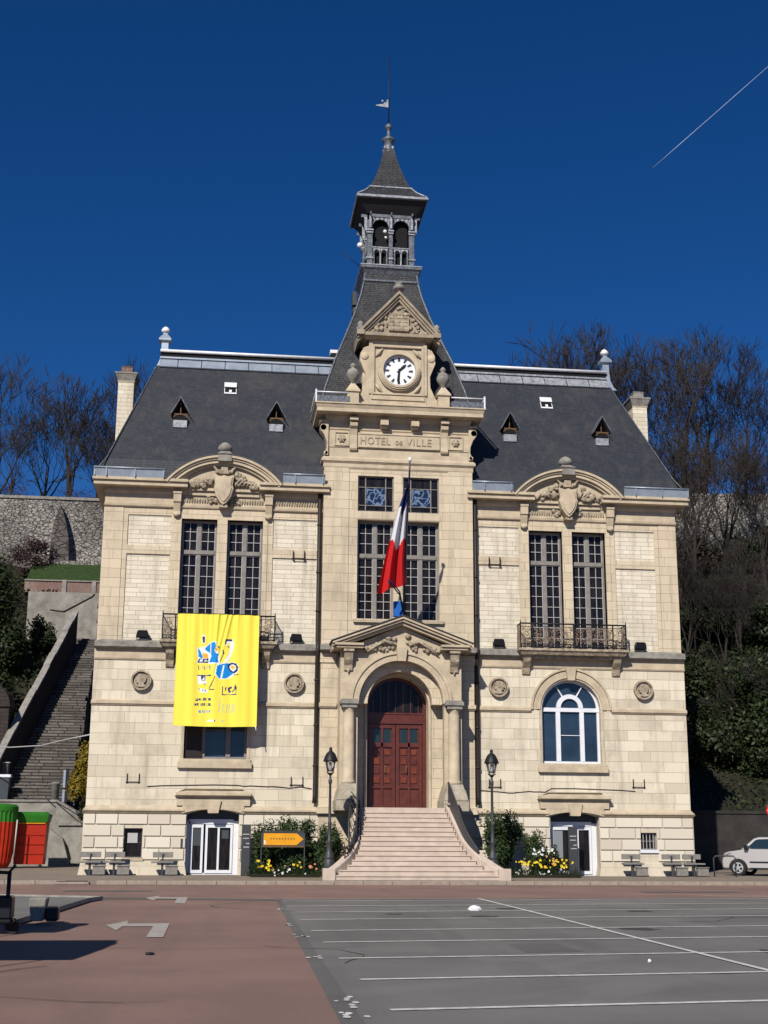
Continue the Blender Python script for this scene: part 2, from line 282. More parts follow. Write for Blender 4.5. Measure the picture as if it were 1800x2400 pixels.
sheet('pavement',pv,.06,M['pave'],th=.2)
b=MB()
x=-60
while x<60:
    if not(-12.4<x<-11.2): b.box(x+.006,x+.994,-6.48,-6.302,-.2,.064)
    x+=1
struct(b.build('kerb',M['kerb'],bevel=.012))
def lines(name,segs,z=-.046):
    b=MB()
    for (x0,y0,x1,y1,wd) in segs:
        d=Vector((x1-x0,y1-y0)); n=Vector((-d.y,d.x)).normalized()*wd/2
        b.add([(x0+n.x,y0+n.y,z),(x0-n.x,y0-n.y,z),(x1-n.x,y1-n.y,z),(x1+n.x,y1+n.y,z)],[(0,1,2,3)])
    o=b.build(name,M['paint'],fix=False); o['kind']='structure'; return o
ys=[-17.9,-20.3,-22.8,-25.33,-28.44,-31.02,-33.82,-36.56,-39.35,-42.1,-44.9]
for y in ys: lines('bay_line',[(-5.36,y,14,y+2.1,.125)])
lines('centre_line',[(.02,-16.4,.03,-60,.10)],-.042)
lines('edge_line',[(-5.3,-17.1,.02,-16.5,.07)],-.042); lines('edge_line',[(6.9,-15.0,16,-16.0,.14)],-.042)
def arrow(name,cx,cy,s):
    P=[(cx-.95*s,cy+.1),(cx-.62*s,cy+1.4*s),(cx-.58*s,cy+.55*s),(cx+.02*s,cy+.55*s),(cx+.22*s,cy+.55*s),(cx+.22*s,cy-2.9*s),(cx-.06*s,cy-2.9*s),(cx-.06*s,cy-.25*s),(cx-.62*s,cy-.25*s),(cx-.66*s,cy-1.3*s)]
    struct(sheet(name,P,-.05,M['paint2']))
arrow('road_arrow',-8.15,-26.9,1.0); arrow('road_arrow',-8.0,-16.2,.95)
for (cx,cy) in [(-5.62,-26.8),(-5.60,-29.6),(-5.68,-33.6),(-5.74,-38.6),(-5.74,-39.5),(-5.55,-21.6)]:
    b=MB()
    for k in range(6):
        ox,oy=rnd.uniform(-.13,.13),rnd.uniform(-.38,.38); r=rnd.uniform(.025,.045)
        b.add([(cx+ox+r*math.cos(a*PI/4),cy+oy+2.2*r*math.sin(a*PI/4),-.046) for a in range(8)],[tuple(range(8))])
    struct(b.build('bay_mark',M['paint'],fix=False))
oil=mat('dark_oil_stain',(.045,.044,.042),.6)
for k in range(16):   # cracks and tar seams
    x,y=rnd.uniform(-13,8),rnd.uniform(-42,-8); a=rnd.uniform(-.5,.5)+(PI/2 if k%3==0 else 0); b=MB(); pts=[]
    for i in range(rnd.randint(6,16)): pts.append((x,y)); x+=math.cos(a)*.45; y+=math.sin(a)*.45; a+=rnd.gauss(0,.35)
    for (xa,ya),(xb,yb) in zip(pts,pts[1:]):
        d=Vector((xb-xa,yb-ya)).normalized(); n_=Vector((-d.y,d.x))*rnd.uniform(.006,.016); b.add([(xa+n_.x,ya+n_.y,-.0488),(xa-n_.x,ya-n_.y,-.0488),(xb-n_.x,yb-n_.y,-.0488),(xb+n_.x,yb+n_.y,-.0488)],[(0,1,2,3)])
    struct(b.build('asphalt_crack',oil,fix=False))
for k,(x,y,w_,d_) in enumerate([(3.0,-25,2.2,1.3),(-2.5,-33,.9,1.6),(-11.5,-12,2.6,.9),(6,-12.5,3.2,.8)]):
    struct(sheet('asphalt_patch',[(x,y),(x+w_,y+.1),(x+w_-.06,y+d_),(x+.05,y+d_-.08)],-.0512,M['asph2']))
for k,(cx,cy,r) in enumerate([(1.6,-33.3,.55),(-.2,-21.3,.28),(-1.4,-24.3,.3),(.8,-28.2,.35),(2.6,-22.5,.3),(-3.2,-23.4,.2),(1.1,-36.8,.2)]):
    P=[(cx+r*rnd.uniform(.6,1.3)*math.cos(a*PI/7),cy+r*rnd.uniform(.6,1.5)*math.sin(a*PI/7)) for a in range(14)]
    struct(sheet('oil_stain',P,-.0495,oil))
b=MB(); b.ex([(-14.5,-15.2),(-9.95,-17.2),(-10.2,-18.3),(-10.75,-26.6),(-11.25,-26.4),(-12.5,-24.5),(-14.5,-24.5)],'z',-.2,.0); isl=struct(b.build('traffic_island',M['asph'],bevel=.01))
b=MB(); b.tube([(-14.5,-15.2,.0),(-9.95,-17.2,.0),(-10.2,-18.3,.0),(-10.75,-26.6,.0)],.06,4); struct(b.build('island_edging',M['ledge']))
dr=thing('drain_grate','iron drain grate set in the kerb gap by the left end of the pavement','drain',(-11.8,-6.4,0))
b=MB(); b.box(-.55,.55,-.12,.25,-.05,.03); b.box(-.5,.5,-.1,.2,.03,.055,1); b.build('cover',[M['kerb'],M['black']],dr)
for nm,lab,x,y,r in [('crumpled_paper','large crumpled white paper or bag lying on the grey parking bays',-1.2,-22.3,.075),('paper_ball','small white paper ball on the asphalt beside a bay line',-1.15,-34.6,.026)]:
    b=MB(); bb=[]; b.ball((0,0,0),1,0,12)
    b.v=[(p[0]*r*rnd.uniform(.8,1.25)*(1.9 if r>.05 else 1),p[1]*r*rnd.uniform(.8,1.2),p[2]*r*rnd.uniform(.7,1.1)+r*.75) for p in b.v]; b.sm=[False]*len(b.sm)
    o=b.build(nm,M['white']); o.location=(x,y,-.055); tag(o,lab,'litter')
b=MB(); b.ball((0,0,0),1,0,10); b.v=[(p[0]*.07*rnd.uniform(.7,1.2),p[1]*.07*rnd.uniform(.7,1.2),p[2]*.02+.015) for p in b.v]; o=b.build('dark_scrap',M['black']); o.location=(-8.0,-33.0,-.055); tag(o,'small dark scrap lying alone on the red asphalt','litter')
# ---------------------------------------------------------------- town hall
H=thing('town_hall','cream stone town hall with steep slate roofs, central clock dormer and lantern spire','town hall')
def P(name,b,mt,parent=None,bevel=0):   # a part of the hall; pieces that stand apart become parts of their own
    n=len(b.v); par=list(range(n))
    def fd(i):
        while par[i]!=i: par[i]=par[par[i]]; i=par[i]
        return i
    for f in b.f:
        a=fd(f[0])
        for i in f[1:]: par[fd(i)]=a
    g={}
    for i in range(n): g.setdefault(fd(i),[]).append(i)
    cl=[]
    for ids in g.values():
        bb=[min(b.v[i][k] for i in ids)-.035 for k in range(3)]+[max(b.v[i][k] for i in ids)+.035 for k in range(3)]
        cl.append([bb,set(ids)])
    if len(cl)<=400:
        ch=True
        while ch:
            ch=False; out=[]
            for c in cl:
                for o in out:
                    if all(c[0][k]<=o[0][k+3] and o[0][k]<=c[0][k+3] for k in range(3)):
                        o[0]=[min(o[0][k],c[0][k]) for k in range(3)]+[max(o[0][k+3],c[0][k+3]) for k in range(3)]; o[1]|=c[1]; ch=True; break
                else: out.append(c)
            cl=out
    if not 1<len(cl)<=8: return b.build(name,mt,parent or H,bevel)
    first=None
    for bb,ids in sorted(cl,key=lambda c:-len(c[1])):
        q=MB(); mp={}
        for f,m,sm in zip(b.f,b.m,b.sm):
            if f[0] in ids:
                for i in f:
                    if i not in mp: mp[i]=len(q.v); q.v.append(b.v[i])
                q.f.append(tuple(mp[i] for i in f)); q.m.append(m); q.sm.append(sm)
        if q.f:
            o=q.build(name,mt,parent or H,bevel); first=first or o
    return first
XW=12.04
def mir(f):
    for s in (-1,1): f(s)
def sx(s,a,b): return (a,b) if s>0 else (-b,-a)
# --- basement
for s in (-1,1):
    b=MB(); x0,x1=sx(s,2.9,12.15)
    holes=[(*sx(s,6.2,8.22),0,2.52)]
    holes.append((-10.57,-9.88,.71,1.80) if s<0 else (9.93,10.59,1.09,1.75))
    wallh(b,x0,x1,0,2.45,-.15,.55,holes)
    # segmental head of the doorway
    cx=s*7.21; n=10; R0=(1.01**2+.17**2)/(2*.17)
    pts=[(cx-1.01,2.36)]+[(cx+1.01*t,2.52-(R0-math.sqrt(R0*R0-(1.01*t)**2))) for t in [i/n*2-1 for i in range(n+1)]]+[(cx+1.01,2.36),(cx+1.01,2.53),(cx-1.01,2.53)]
    b.ex([(cx-1.01,2.53)]+pts[1:-3]+[(cx+1.01,2.53)],'y',-.15,.55)
    P('basement_wall',b,M['base'])
    b=MB()   # rusticated courses
    rows=[(.62,1.05),(1.06,1.49),(1.50,1.93),(1.94,2.34)]
    for k,(za,zb) in enumerate(rows):
        x=x0+.02+(.45 if k%2 else 0); first=x0+.02; cuts=[first]
        while x<x1-.4:
            if x-first>.3: cuts.append(x)
            x+=rnd.uniform(.75,1.15)
        cuts.append(x1-.02)
        for a,c in zip(cuts,cuts[1:]):
            segs=[(a,c)]
            for hx0,hx1,hz0,hz1 in holes:
                if hz0-.05<zb and hz1+.02>za:
                    ns=[]
                    for p,q in segs:
                        if q<=hx0 or p>=hx1: ns.append((p,q)); continue
                        if p<hx0-.05: ns.append((p,hx0))
                        if q>hx1+.05: ns.append((hx1,q))
                    segs=ns
            for p,q in segs:
                if q-p>.12: b.fr(p+.02,q-.02,-.205,-.14,za+.016,zb-.016,.0,.0)
    P('rusticated_blocks',b,M['block'],bevel=.012)
    b=MB()
    for a,c in ([(2.9,6.18),(8.24,12.15)]):
        p,q=sx(s,a,c); b.fr(p,q+(.0 if s<0 else 0),-.22,.5,0,.56,.10 if c>12 else .0,.0)
    P('plinth',b,M['base'],bevel=.015)
    b=MB()  # base moulding at 2.45
    for a,c in ([(3.1,6.1),(8.35,12.15)]):
        p,q=sx(s,a,c); b.fr(p,q,-.2,.5,2.36,2.45,.0,.08); b.fr(p,q,-.28,.5,2.45,2.52,.02,.02); b.fr(p,q,-.26,.5,2.52,2.66,.0,-.10)
    P('base_moulding',b,M['trim'],bevel=.008)
    # lintel and keystone over door
    b=MB(); cx=s*7.21
    b.box(cx-1.42,cx+1.42,-.26,.0,2.66,3.0); b.fr(cx-1.42,cx+1.42,-.30,.0,3.0,3.05,.0,.1); b.fr(cx-1.42,cx+1.42,-.40,.0,3.05,3.17,.04,.04); b.fr(cx-1.4,cx+1.4,-.38,.0,3.17,3.30,.0,-.3)
    n=12
    for i in range(n):   # arch voussoir band under the lintel
        t0,t1=i/n*2-1,(i+1)/n*2-1; z0=2.53-(R0-math.sqrt(R0*R0-(1.01*t0)**2)); z1=2.53-(R0-math.sqrt(R0*R0-(1.01*t1)**2))
        b.ex([(cx+1.2*t0,z0),(cx+1.2*t1,z1),(cx+1.2*t1,2.66),(cx+1.2*t0,2.66)],'y',-.26,-.10)
    b.ex([(cx-.2,2.38),(cx+.2,2.38),(cx+.30,2.86),(cx-.30,2.86)],'y',-.34,-.1)
    P('door_lintel',b,M['trim'],bevel=.008)
# --- ground floor wings
arch=dict(z0=4.48,zs=6.63,r=1.24)
for s in (-1,1):
    cx=s*7.22; x0,x1=sx(s,2.9,12.10)
    b=MB(); wallh(b,x0,x1,2.52,8.72,-.06,.5,[(cx-1.24,cx+1.24,4.46,7.87)]); spandrel(b,cx,1.24,6.63,7.87,-.06,.5)
    P('ground_floor_wall',b,M['ashlar'])
    b=MB(); b.arc(cx,6.63,1.30,1.46,0,180,-.12,-.05,32); b.arc(cx,6.63,1.46,1.62,0,180,-.09,-.05,32); b.arc(cx,6.63,1.62,1.70,0,180,-.15,-.05,32)
    for q in (-1,1):
        a,c=sorted((cx+q*1.27,cx+q*1.36)); b.box(a,c,-.08,-.05,4.5,6.6)
    b.ex([(cx-.15,7.82),(cx+.15,7.82),(cx+.21,8.36),(cx-.21,8.36)],'y',-.24,-.05)
    P('window_archivolt',b,M['trim'],bevel=.006)
    b=MB(); b.box(cx-1.40,cx+1.40,-.16,.1,4.34,4.46); b.fr(cx-1.45,cx+1.45,-.22,.1,4.10,4.34,-.0,.0)
    P('window_sill',b,M['trim'],bevel=.01)
    b=MB(); p,q=sx(s,2.9,12.10)
    for a,c in ([(2.9,5.5),(8.93,12.10)]):
        p,q=sx(s,a,c); b.fr(p,q,-.1,.4,6.50,6.56,.0,.04); b.fr(p,q,-.14,.4,6.56,6.68,.02,.02); b.fr(p,q,-.14,.4,6.68,6.74,.02,-.06)
    P('impost_band',b,M['trim'],bevel=.006)
    b=MB(); p,q=sx(s,2.9,12.10); b.fr(p,q,-.10,.4,8.30,8.36,.0,.03); b.fr(p,q,-.12,.4,8.36,8.72,.0,.0)
    P('frieze_band',b,M['trim'])
    b=MB()
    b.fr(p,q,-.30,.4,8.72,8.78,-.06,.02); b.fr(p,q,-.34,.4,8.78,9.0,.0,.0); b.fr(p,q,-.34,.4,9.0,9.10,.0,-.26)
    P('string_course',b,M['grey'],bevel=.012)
    # cracked ledge and small tie brackets
    b=MB(); rr=random.Random(3+s); x=3.4; z=3.36
    pts=[]
    while x<6.2: pts.append((s*x,-.075,z)); x+=.22; z+=rr.uniform(-.03,.035)
    pts+= [(s*6.3,-.075,3.46),(s*7.2,-.075,3.47),(s*8.4,-.075,3.44),(s*9.2,-.075,3.42),(s*9.8,-.075,3.38)]
    b.tube(pts,.018,5); P('wall_cable',b,M['pipe'])
    for bx,bz in [(3.98,3.5),(9.95 if s>0 else 10.35,3.55),(4.1,12.62),(10.0 if s>0 else 99,99)]:
        if bz>50: continue
        b=MB(); xx=s*bx
        for q in (-.23,.23): b.box(xx+q-.012,xx+q+.012,-.12,.0,bz,bz+.32); b.box(xx+q-.04,xx+q+.04,-.1,.0,bz-.04,bz+.01)
        b.box(xx-.23,xx+.23,-.115,-.09,bz-.01,bz+.012); P('sign_bracket',b,M['iron'])
# medallions
for mx in (-10.22,-4.18,4.18,10.28):
    b=MB(); z=7.49
    b.arc(mx,z,.33,.40,0,360,-.24,-.05,28); b.arc(mx,z,.001,.31,0,360,-.15,-.05,28)
    k=1 if mx<0 else -1
    if mx in(-10.22,4.18): k=-k
    hd=[(-.02,-.24),(.10,-.22),(.08,-.10),(.16,-.09),(.15,-.02),(.20,.0),(.15,.08),(.14,.17),(.04,.22),(-.10,.20),(-.18,.08),(-.15,-.06),(-.08,-.10),(-.16,-.22)]
    b.ex([(mx+k*a*1.15,z+c*1.15) for a,c in hd],'y',-.24,-.14); b.ball((mx-k*.03,-.19,z+.08),.11,0,8,(1.1,.5,.9))
    P('portrait_medallion',b,M['carve'],bevel=.014)
# --- upper floor wings
for s in (-1,1):
    cx=s*7.25; x0,x1=sx(s,2.9,XW)
    wl,wr=(cx-1.66,cx-.21),(cx+.21,cx+1.66)
    b=MB(); wallh(b,x0,x1,9.0,14.56,.05,.55,[(*wl,9.05,14.14),(*wr,9.05,14.14)])
    P('upper_floor_wall',b,M['small'])
    b=MB()   # flush pilasters and panel frames, proud of the recessed panels
    for a,c in [(11.26,XW),(11.07,11.25),(9.0,9.33),(5.17,5.5),(2.9,3.35)]:
        p,q=sx(s,a,c); y=.0 if c<12 else -.02; b.box(p,q,y,.5 if c>12 else .052,9.0,14.56)
    for a,c in [(9.33,11.07),(3.35,5.17)]:
        p,q=sx(s,a,c); b.box(p,q,.001,.052,14.25,14.56); b.box(p,q,-.012,.052,12.62,12.98)
    for (p,q) in [(cx-1.86,cx-1.66),(cx-.21,cx+.21),(cx+1.66,cx+1.86)]: b.box(p,q,-.03,.35,9.05,14.14)
    b.box(cx-1.86,cx+1.86,-.03,.35,14.14,14.56)
    P('pilaster_strips',b,M['towers'],bevel=.006)
    # entablature
    b=MB(); b.fr(x0,x1,-.06,.5,14.56,14.60,.0,.04); b.fr(x0,x1,-.10,.5,14.60,14.70,.0,.02); b.box(x0,x1,-.03,.5,14.70,15.12)
    P('architrave',b,M['trim'],bevel=.006)
    b=MB()
    p,q=x0,x1
    gap=(cx-1.46,cx+1.46)
    for a,c in [(p,gap[0]),(gap[1],q)]:
        ea=.0
        o0=.45 if (s<0 and a==p) or (s>0 and c==q) else 0
        # bed, soffit, lip, upper fascia; outer end returns round the corner
        A=a-(o0 if s<0 else 0); Cc=c+(o0 if s>0 else 0)
        b.fr(a,c,-.05,.5,15.12,15.22,.0,.06); 
        b.box(a,c,-.12,.9,15.22,15.36); b.box(A,Cc,-.52,.9,15.36,15.47)
        b.box(A-.0,Cc,-.46,.9,15.47,15.56); b.box(A-(.05 if s<0 and o0 else 0),Cc+(.05 if s>0 and o0 else 0),-.56,.9,15.56,15.68)
    b.box(gap[0],gap[1],-.12,.5,15.12,15.30); b.box(gap[0],gap[1],-.22,.5,15.30,15.42)
    P('cornice',b,M['trim'],bevel=.006)
    # side returns of the cornice
    b=MB(); xe=s*XW; p,q=(xe,xe+.45) if s>0 else (xe-.45,xe)
    b.box(p,q,.9,7.4,15.36,15.68); P('side_cornice',b,M['trim'])
    # segmental pediment
    hw=2.40; rise=1.18; RR=(hw*hw+rise*rise)/(2*rise); zc=16.78-RR; a0=math.degrees(math.asin((15.60-zc)/RR))
    b=MB()
    b.arc(cx,zc,RR-.12,RR,a0,180-a0,-.60,.9,40); b.arc(cx,zc,RR-.20,RR-.12,a0,180-a0,-.53,.9,40); b.arc(cx,zc,RR-.33,RR-.20,a0,180-a0,-.47,.9,40); b.arc(cx,zc,RR-.42,RR-.33,a0,180-a0,-.36,.9,40)
    P('segmental_pediment',b,M['trim'],bevel=.005)
    b=MB(); pts=[(cx+(RR-.36)*math.cos(R(t)),zc+(RR-.36)*math.sin(R(t))) for t in [a0+2+(176-2*a0)*i/24 for i in range(25)]]
    b.ex([(x,max(z,15.42)) for x,z in pts]+[(cx-2.1,15.42),(cx+2.1,15.42)],'y',-.20,.9)
    # roof cover behind the arc
    P('tympanum',b,M['trim'])
    b=MB(); b.arc(cx,zc,RR-.01,RR+.035,a0+1,179-a0,-.62,1.2,32); P('pediment_flashing',b,M['railg'])
    b=MB(); b.lathe([(.13,16.78),(.13,16.9),(.22,16.92),(.22,17.0)],cx,-.1,4,sq=True); b.lathe([(.14,17.0),(.26,17.06),(.30,17.16),(.26,17.28),(.15,17.38),(.05,17.43)],cx,-.1,16); b.box(cx-.28,cx+.28,-.62,-.1,16.50,16.86)
    P('pediment_finial',b,M['grey'])
    # heraldic cartouche: plain shield, scrolls, crown blocks
    b=MB(); sh=[(cx-.42,15.95),(cx-.36,15.5),(cx-.40,15.38),(cx-.30,15.02),(cx-.12,14.76),(cx,14.66),(cx+.12,14.76),(cx+.30,15.02),(cx+.40,15.38),(cx+.36,15.5),(cx+.42,15.95),(cx+.15,15.88),(cx,15.93),(cx-.15,15.88)]
    b.ex(sh,'y',-.50,-.1); b.ex([(cx+(x-cx)*.82,15.35+(z-15.35)*.84) for x,z in sh],'y',-.55,-.5)
    P('shield',b,M['trim'],bevel=.03)
    b=MB(); rr=random.Random(11+s)
    for side in (-1,1):
        for k in range(26):
            t=rr.random(); x=cx+side*(.42+t*.95); z=15.46+rr.random()*max(.12,(.75*(1-t)))
            b.ball((x,-.24-rr.random()*.12*(1-t*.5),z),rr.uniform(.05,.11),0,6,(rr.uniform(.7,1.9),.8,rr.uniform(.6,1.6)))
        for k in range(5):
            x=cx+side*(.45+.16*k); b.tube([(x,-.25,15.5),(x+side*.10,-.36,15.66),(x+side*.24,-.3,15.86-.1*k),(x+side*.34,-.24,15.75-.1*k)],[.06,.05,.04,.02],6)
        for k in range(9):
            x=cx+side*(.30+rr.random()*.35); b.ball((x,-.1,14.78+rr.random()*.35),rr.uniform(.04,.08),0,6,(1.4,.8,1))
    for k in range(9): b.ball((cx-.32+.08*k,-.34,16.08+.05*math.sin(k)),.06,0,6,(1,1,1.4))
    b.box(cx-.2,cx+.2,-.45,-.1,16.0,16.12); b.box(cx-.14,cx+.14,-.40,-.1,16.14,16.30); b.box(cx-.17,cx+.17,-.42,-.1,14.58,14.68)
    for side in(-1,1): b.ex([(cx+side*.18,16.1),(cx+side*.42,16.34),(cx+side*.46,16.28),(cx+side*.26,16.04)],'y',-.38,-.2)
    P('carved_scrollwork',b,M['carve'])
    # frieze carving: leaf rows between the consoles
    b=MB()
    for a,c,zz in [(-1.7,-.45,0),(.45,1.7,0)]+([(1.98,4.05,0)] if s<0 else []):
        x=cx+a
        while x<cx+c-.05: b.ball((x,-.05,14.92),.055,0,6,(.75,.8,2.3)); x+=.105
    P('frieze_leaves',b,M['carve'])
    for q in (-1,1):
        b=MB(); xx=cx+q*1.87
        b.box(xx-.16,xx+.16,-.30,-.0,14.78,15.20); b.ex([(-.26,14.78),(-.02,14.78),(-.02,14.26),(-.10,14.22),(-.17,14.28),(-.14,14.42)],'x',xx-.14,xx+.14); b.ball((xx,-.13,14.27),.09,0,8,(1.3,1,1))
        b.box(xx-.18,xx+.18,-.33,.0,15.12,15.22)
        P('cornice_console',b,M['trim'],bevel=.012)
# wing side and back walls
b=MB(); b.box(-12.1,-11.6,.5,7.4,0,15.4); b.box(11.6,12.1,.5,7.4,0,15.4); b.box(-12.1,12.1,7.4,7.8,0,15.4)
P('side_and_rear_wall',b,M['ashlar'])
b=MB(); b.box(-11.6,11.6,.60,7.4,0,15.3); P('interior_core',b,M['dark'])
# gutters
for s in (-1,1):
    cx=s*7.25
    for a,c in [(3.1,4.84),(9.66,12.50)]:
        b=MB(); p,q=sx(s,a,c); b.ex([(-.62,16.03),(-.60,16.05),(-.5,15.70),(-.45,15.70),(.1,15.70),(.1,15.66),(-.54,15.66)],'x',p,q)
        b.tube([(p,-.63,16.04),(q,-.63,16.04)],.035,6); x=p+.5
        while x<q: b.box(x-.015,x+.015,-.645,-.52,15.68,16.06); x+=1.15
        xe=s*12.5
        if a>5: b.box(*((xe-.05,xe) if s>0 else (xe,xe+.05)),-.6,7.8,15.69,16.03)
        P('gutter',b,M['zinc'])
# --- windows
def casement(x0,x1,z0,z1,yg,zt,rows_lo,rows_up,fm='taupe',parent=None):
    b=MB(); t=.075; y0=yg-.09; cx=(x0+x1)/2
    b.box(x0,x0+t,y0,yg,z0,z1); b.box(x1-t,x1,y0,yg,z0,z1); b.box(x0+t,x1-t,y0,yg,z1-t,z1); b.box(x0+t,x1-t,y0,yg,z0,z0+t)
    b.box(x0+t,x1-t,y0-.03,yg,zt+.03,zt+.17); b.box(x0+t,x1-t,y0,yg,zt,zt+.2)
    b.box(cx-.085,cx+.085,y0-.015,yg,z0+t,zt); b.box(cx-.08,cx+.08,y0-.008,yg,zt+.2,z1-t)
    win=b.build('window',M[fm],parent or H)
    g=MB()
    for (a,c) in [(x0+t,cx-.085),(cx+.085,x1-t)]:
        m_=(a+c)/2
        for (za,zb,n) in [(z0+t,zt,rows_lo),(zt+.2,z1-t,rows_up)]:
            g.box(m_-.012,m_+.012,yg-.045,yg-.015,za,zb)
            for k in range(1,n): zz=za+(zb-za)*k/n; g.box(a,c,yg-.043,yg-.017,zz-.012,zz+.012)
            g.box(a,a+.022,yg-.06,yg-.012,za,zb); g.box(c-.022,c,yg-.06,yg-.012,za,zb); g.box(a+.022,c-.022,yg-.058,yg-.012,zb-.022,zb)
    g.build('glazing_bars',M['bars'],win)
    g=MB(); g.box(x0,x1,yg,yg+.02,z0,z1); g.build('pane',M['glass'],win)
    return win
for s in (-1,1):
    cx=s*7.25
    for a,c in [(cx-1.66,cx-.21),(cx+.21,cx+1.66)]: casement(a,c,9.12,14.14,.37,12.70,8,3)
def arched(cx,mirror):
    z0,zs,r=4.46,6.63,1.24; yg=.28
    fm=M['white'] if not mirror else M['taupe']
    b=MB(); t=.10; 
    b.box(cx-r,cx-r+t,yg-.08,yg,z0,zs-.06); b.box(cx+r-t,cx+r,yg-.08,yg,z0,zs-.06); b.box(cx-r+t,cx+r-t,yg-.08,yg,z0,z0+t)
    b.arc(cx,zs,r-t,r,0,180,yg-.08,yg,28); b.box(cx-r,cx+r,yg-.10,yg,zs-.06,zs+.10)
    for q in (-1,1):
        b.box(cx+q*.50-.09,cx+q*.50+.09,yg-.095,yg,z0+t,zs-.06)
    b.arc(cx,zs+.10,.38,.56,0,180,yg-.11,yg,24)
    for q in (-1,1):
        d=Vector((q*math.cos(R(58)),0,math.sin(R(58)))); o_=Vector((cx,yg-.04,zs+.1)); n_=Vector((d.z,0,-d.x))*.03
        p0,p1=o_+d*.56,o_+d*1.02
        b.ex([(p0.x+n_.x,p0.z+n_.z),(p0.x-n_.x,p0.z-n_.z),(p1.x-n_.x*.4,p1.z-n_.z*.4),(p1.x+n_.x*.4,p1.z+n_.z*.4)],'y',yg-.07,yg)
    b.box(cx-.41,cx+.41,yg-.05,yg,5.60,5.625)
    wn=b.build('arched_window',fm,H)
    g=MB(); g.box(cx-r,cx+r,yg,yg+.02,z0,zs); g.add([(cx+r*math.cos(PI*i/24),yg,zs+r*math.sin(PI*i/24)) for i in range(25)],[tuple(range(25))]); g.build('pane',M['glassb'],wn)
    return wn
arched(7.22,False)
wn=arched(-7.22,True)
b=MB(); b.box(-8.42,-7.76,.10,.19,4.56,6.5); b.build('open_casement',mat('dark_brown_casement',(.02,.013,.01),.5),wn)
# basement windows
for (a,c,z0,z1,bars) in [(-10.57,-9.88,.71,1.80,0),(9.93,10.59,1.09,1.75,1)]:
    b=MB(); t=.045; yg=.05; b.box(a,a+t,yg-.05,yg,z0,z1); b.box(c-t,c,yg-.05,yg,z0,z1); b.box(a+t,c-t,yg-.05,yg,z1-t,z1); b.box(a+t,c-t,yg-.05,yg,z0,z0+t); b.box(a+t,c-t,yg-.04,yg,(z0+z1)/2-.015,(z0+z1)/2+.015)
    wn=b.build('cellar_window',M['taupe' if bars else 'railg'],H); g=MB(); g.box(a,c,yg,yg+.02,z0,z1); g.build('pane',M['glass'],wn)
    g=MB(); g.box(a-.06,c+.06,-.22,.0,z0-.13,z0); g.build('sill',M['white' if bars else 'trim'],wn)
    if bars:
        g=MB()
        for k in range(4): x=a+.12+k*.14; g.box(x-.012,x+.012,-.06,-.035,z0,z1)
        g.build('security_bar',M['bars'],wn)
    else:
        g=MB(); g.box(a+.12,a+.5,-.0,.03,1.25,1.62); g.build('notice',M['bars'],wn)
# basement doors
def cellar_door(cx,kind):
    x0,x1=cx-1.01,cx+1.01; yg=.42
    b=MB(); b.box(x0,x0+.08 if kind else x0+.14,yg-.1,yg,.06,2.1); b.box(x1-.2,x1,yg-.1,yg,.06,2.1); b.box(x0+.08,x1-.2,yg-.1,yg,1.98,2.16)
    b.box(x0+.08,x1-.2,yg-.1,yg,.06,.13)
    L=[(x0+.16,x0+.66),(x0+.74,x1-.22)] if not kind else [(x0+.12,x1-.9),(x1-.84,x1-.22)]
    if kind: b.box(x1-.98,x1-.76,yg-.12,yg,.1,2.0)
    d=b.build('glazed_door',M['white'],H)
    for i,(a,c) in enumerate(L):
        g=MB(); t=.09; zz=1.96
        g.box(a,a+t,yg-.14,yg-.04,.12,zz); g.box(c-t,c,yg-.14,yg-.04,.12,zz); g.box(a+t,c-t,yg-.14,yg-.04,zz-.12,zz); g.box(a+t,c-t,yg-.14,yg-.04,.12,.24)
        if not kind and i==1: m_=(a+c)/2-.02; g.box(m_-.04,m_+.04,yg-.13,yg-.04,.24,zz-.12)
        if kind and i==0: g.box(a+t,a+t+.02,yg-.135,yg-.04,.24,zz-.12)
        g.build('door_leaf',M['white'],d)
        g=MB(); g.box(a+t-.01,c-t+.01,yg-.08,yg-.06,.2,zz-.1)
        g.build('pane',M['glass'],d)
    g=MB()
    g.box(x0,x1,yg-.02,yg+.05,2.0,2.52); g.box(x0,x1,yg+.05,yg+.1,0,2.1); g.build('head_panel',M['totem'],d)
    if not kind:
        g=MB(); g.box(L[0][0]+.1,L[0][1]-.1,yg-.10,yg-.082,1.15,1.85); g.build('poster',M['totem'],d); g=MB(); g.box(L[1][1]-.42,L[1][1]-.16,yg-.10,yg-.082,1.42,1.75); g.build('poster',M['totem'],d)
    else:
        g=MB(); g.box(x0+.22,x0+.62,yg-.10,yg-.082,.75,1.9); g.build('blind',mat('grey_door_blind',(.22,.24,.26),.6),d)
        g=MB(); g.box(x1-.93,x1-.80,yg-.17,yg-.12,.95,1.25); g.build('letter_box',M['white'],d)
cellar_door(-7.21,0); cellar_door(7.21,1)
b=MB(); b.box(-8.42,-8.32,-.21,-.17,1.05,1.42); P('intercom',b,M['railg'],bevel=.01)
b=MB(); b.box(-6.12,-6.0,-.22,-.17,1.15,1.5); b.box(-6.12,-6.0,-.22,-.17,.55,1.0); P('letter_slot',b,M['grey'])
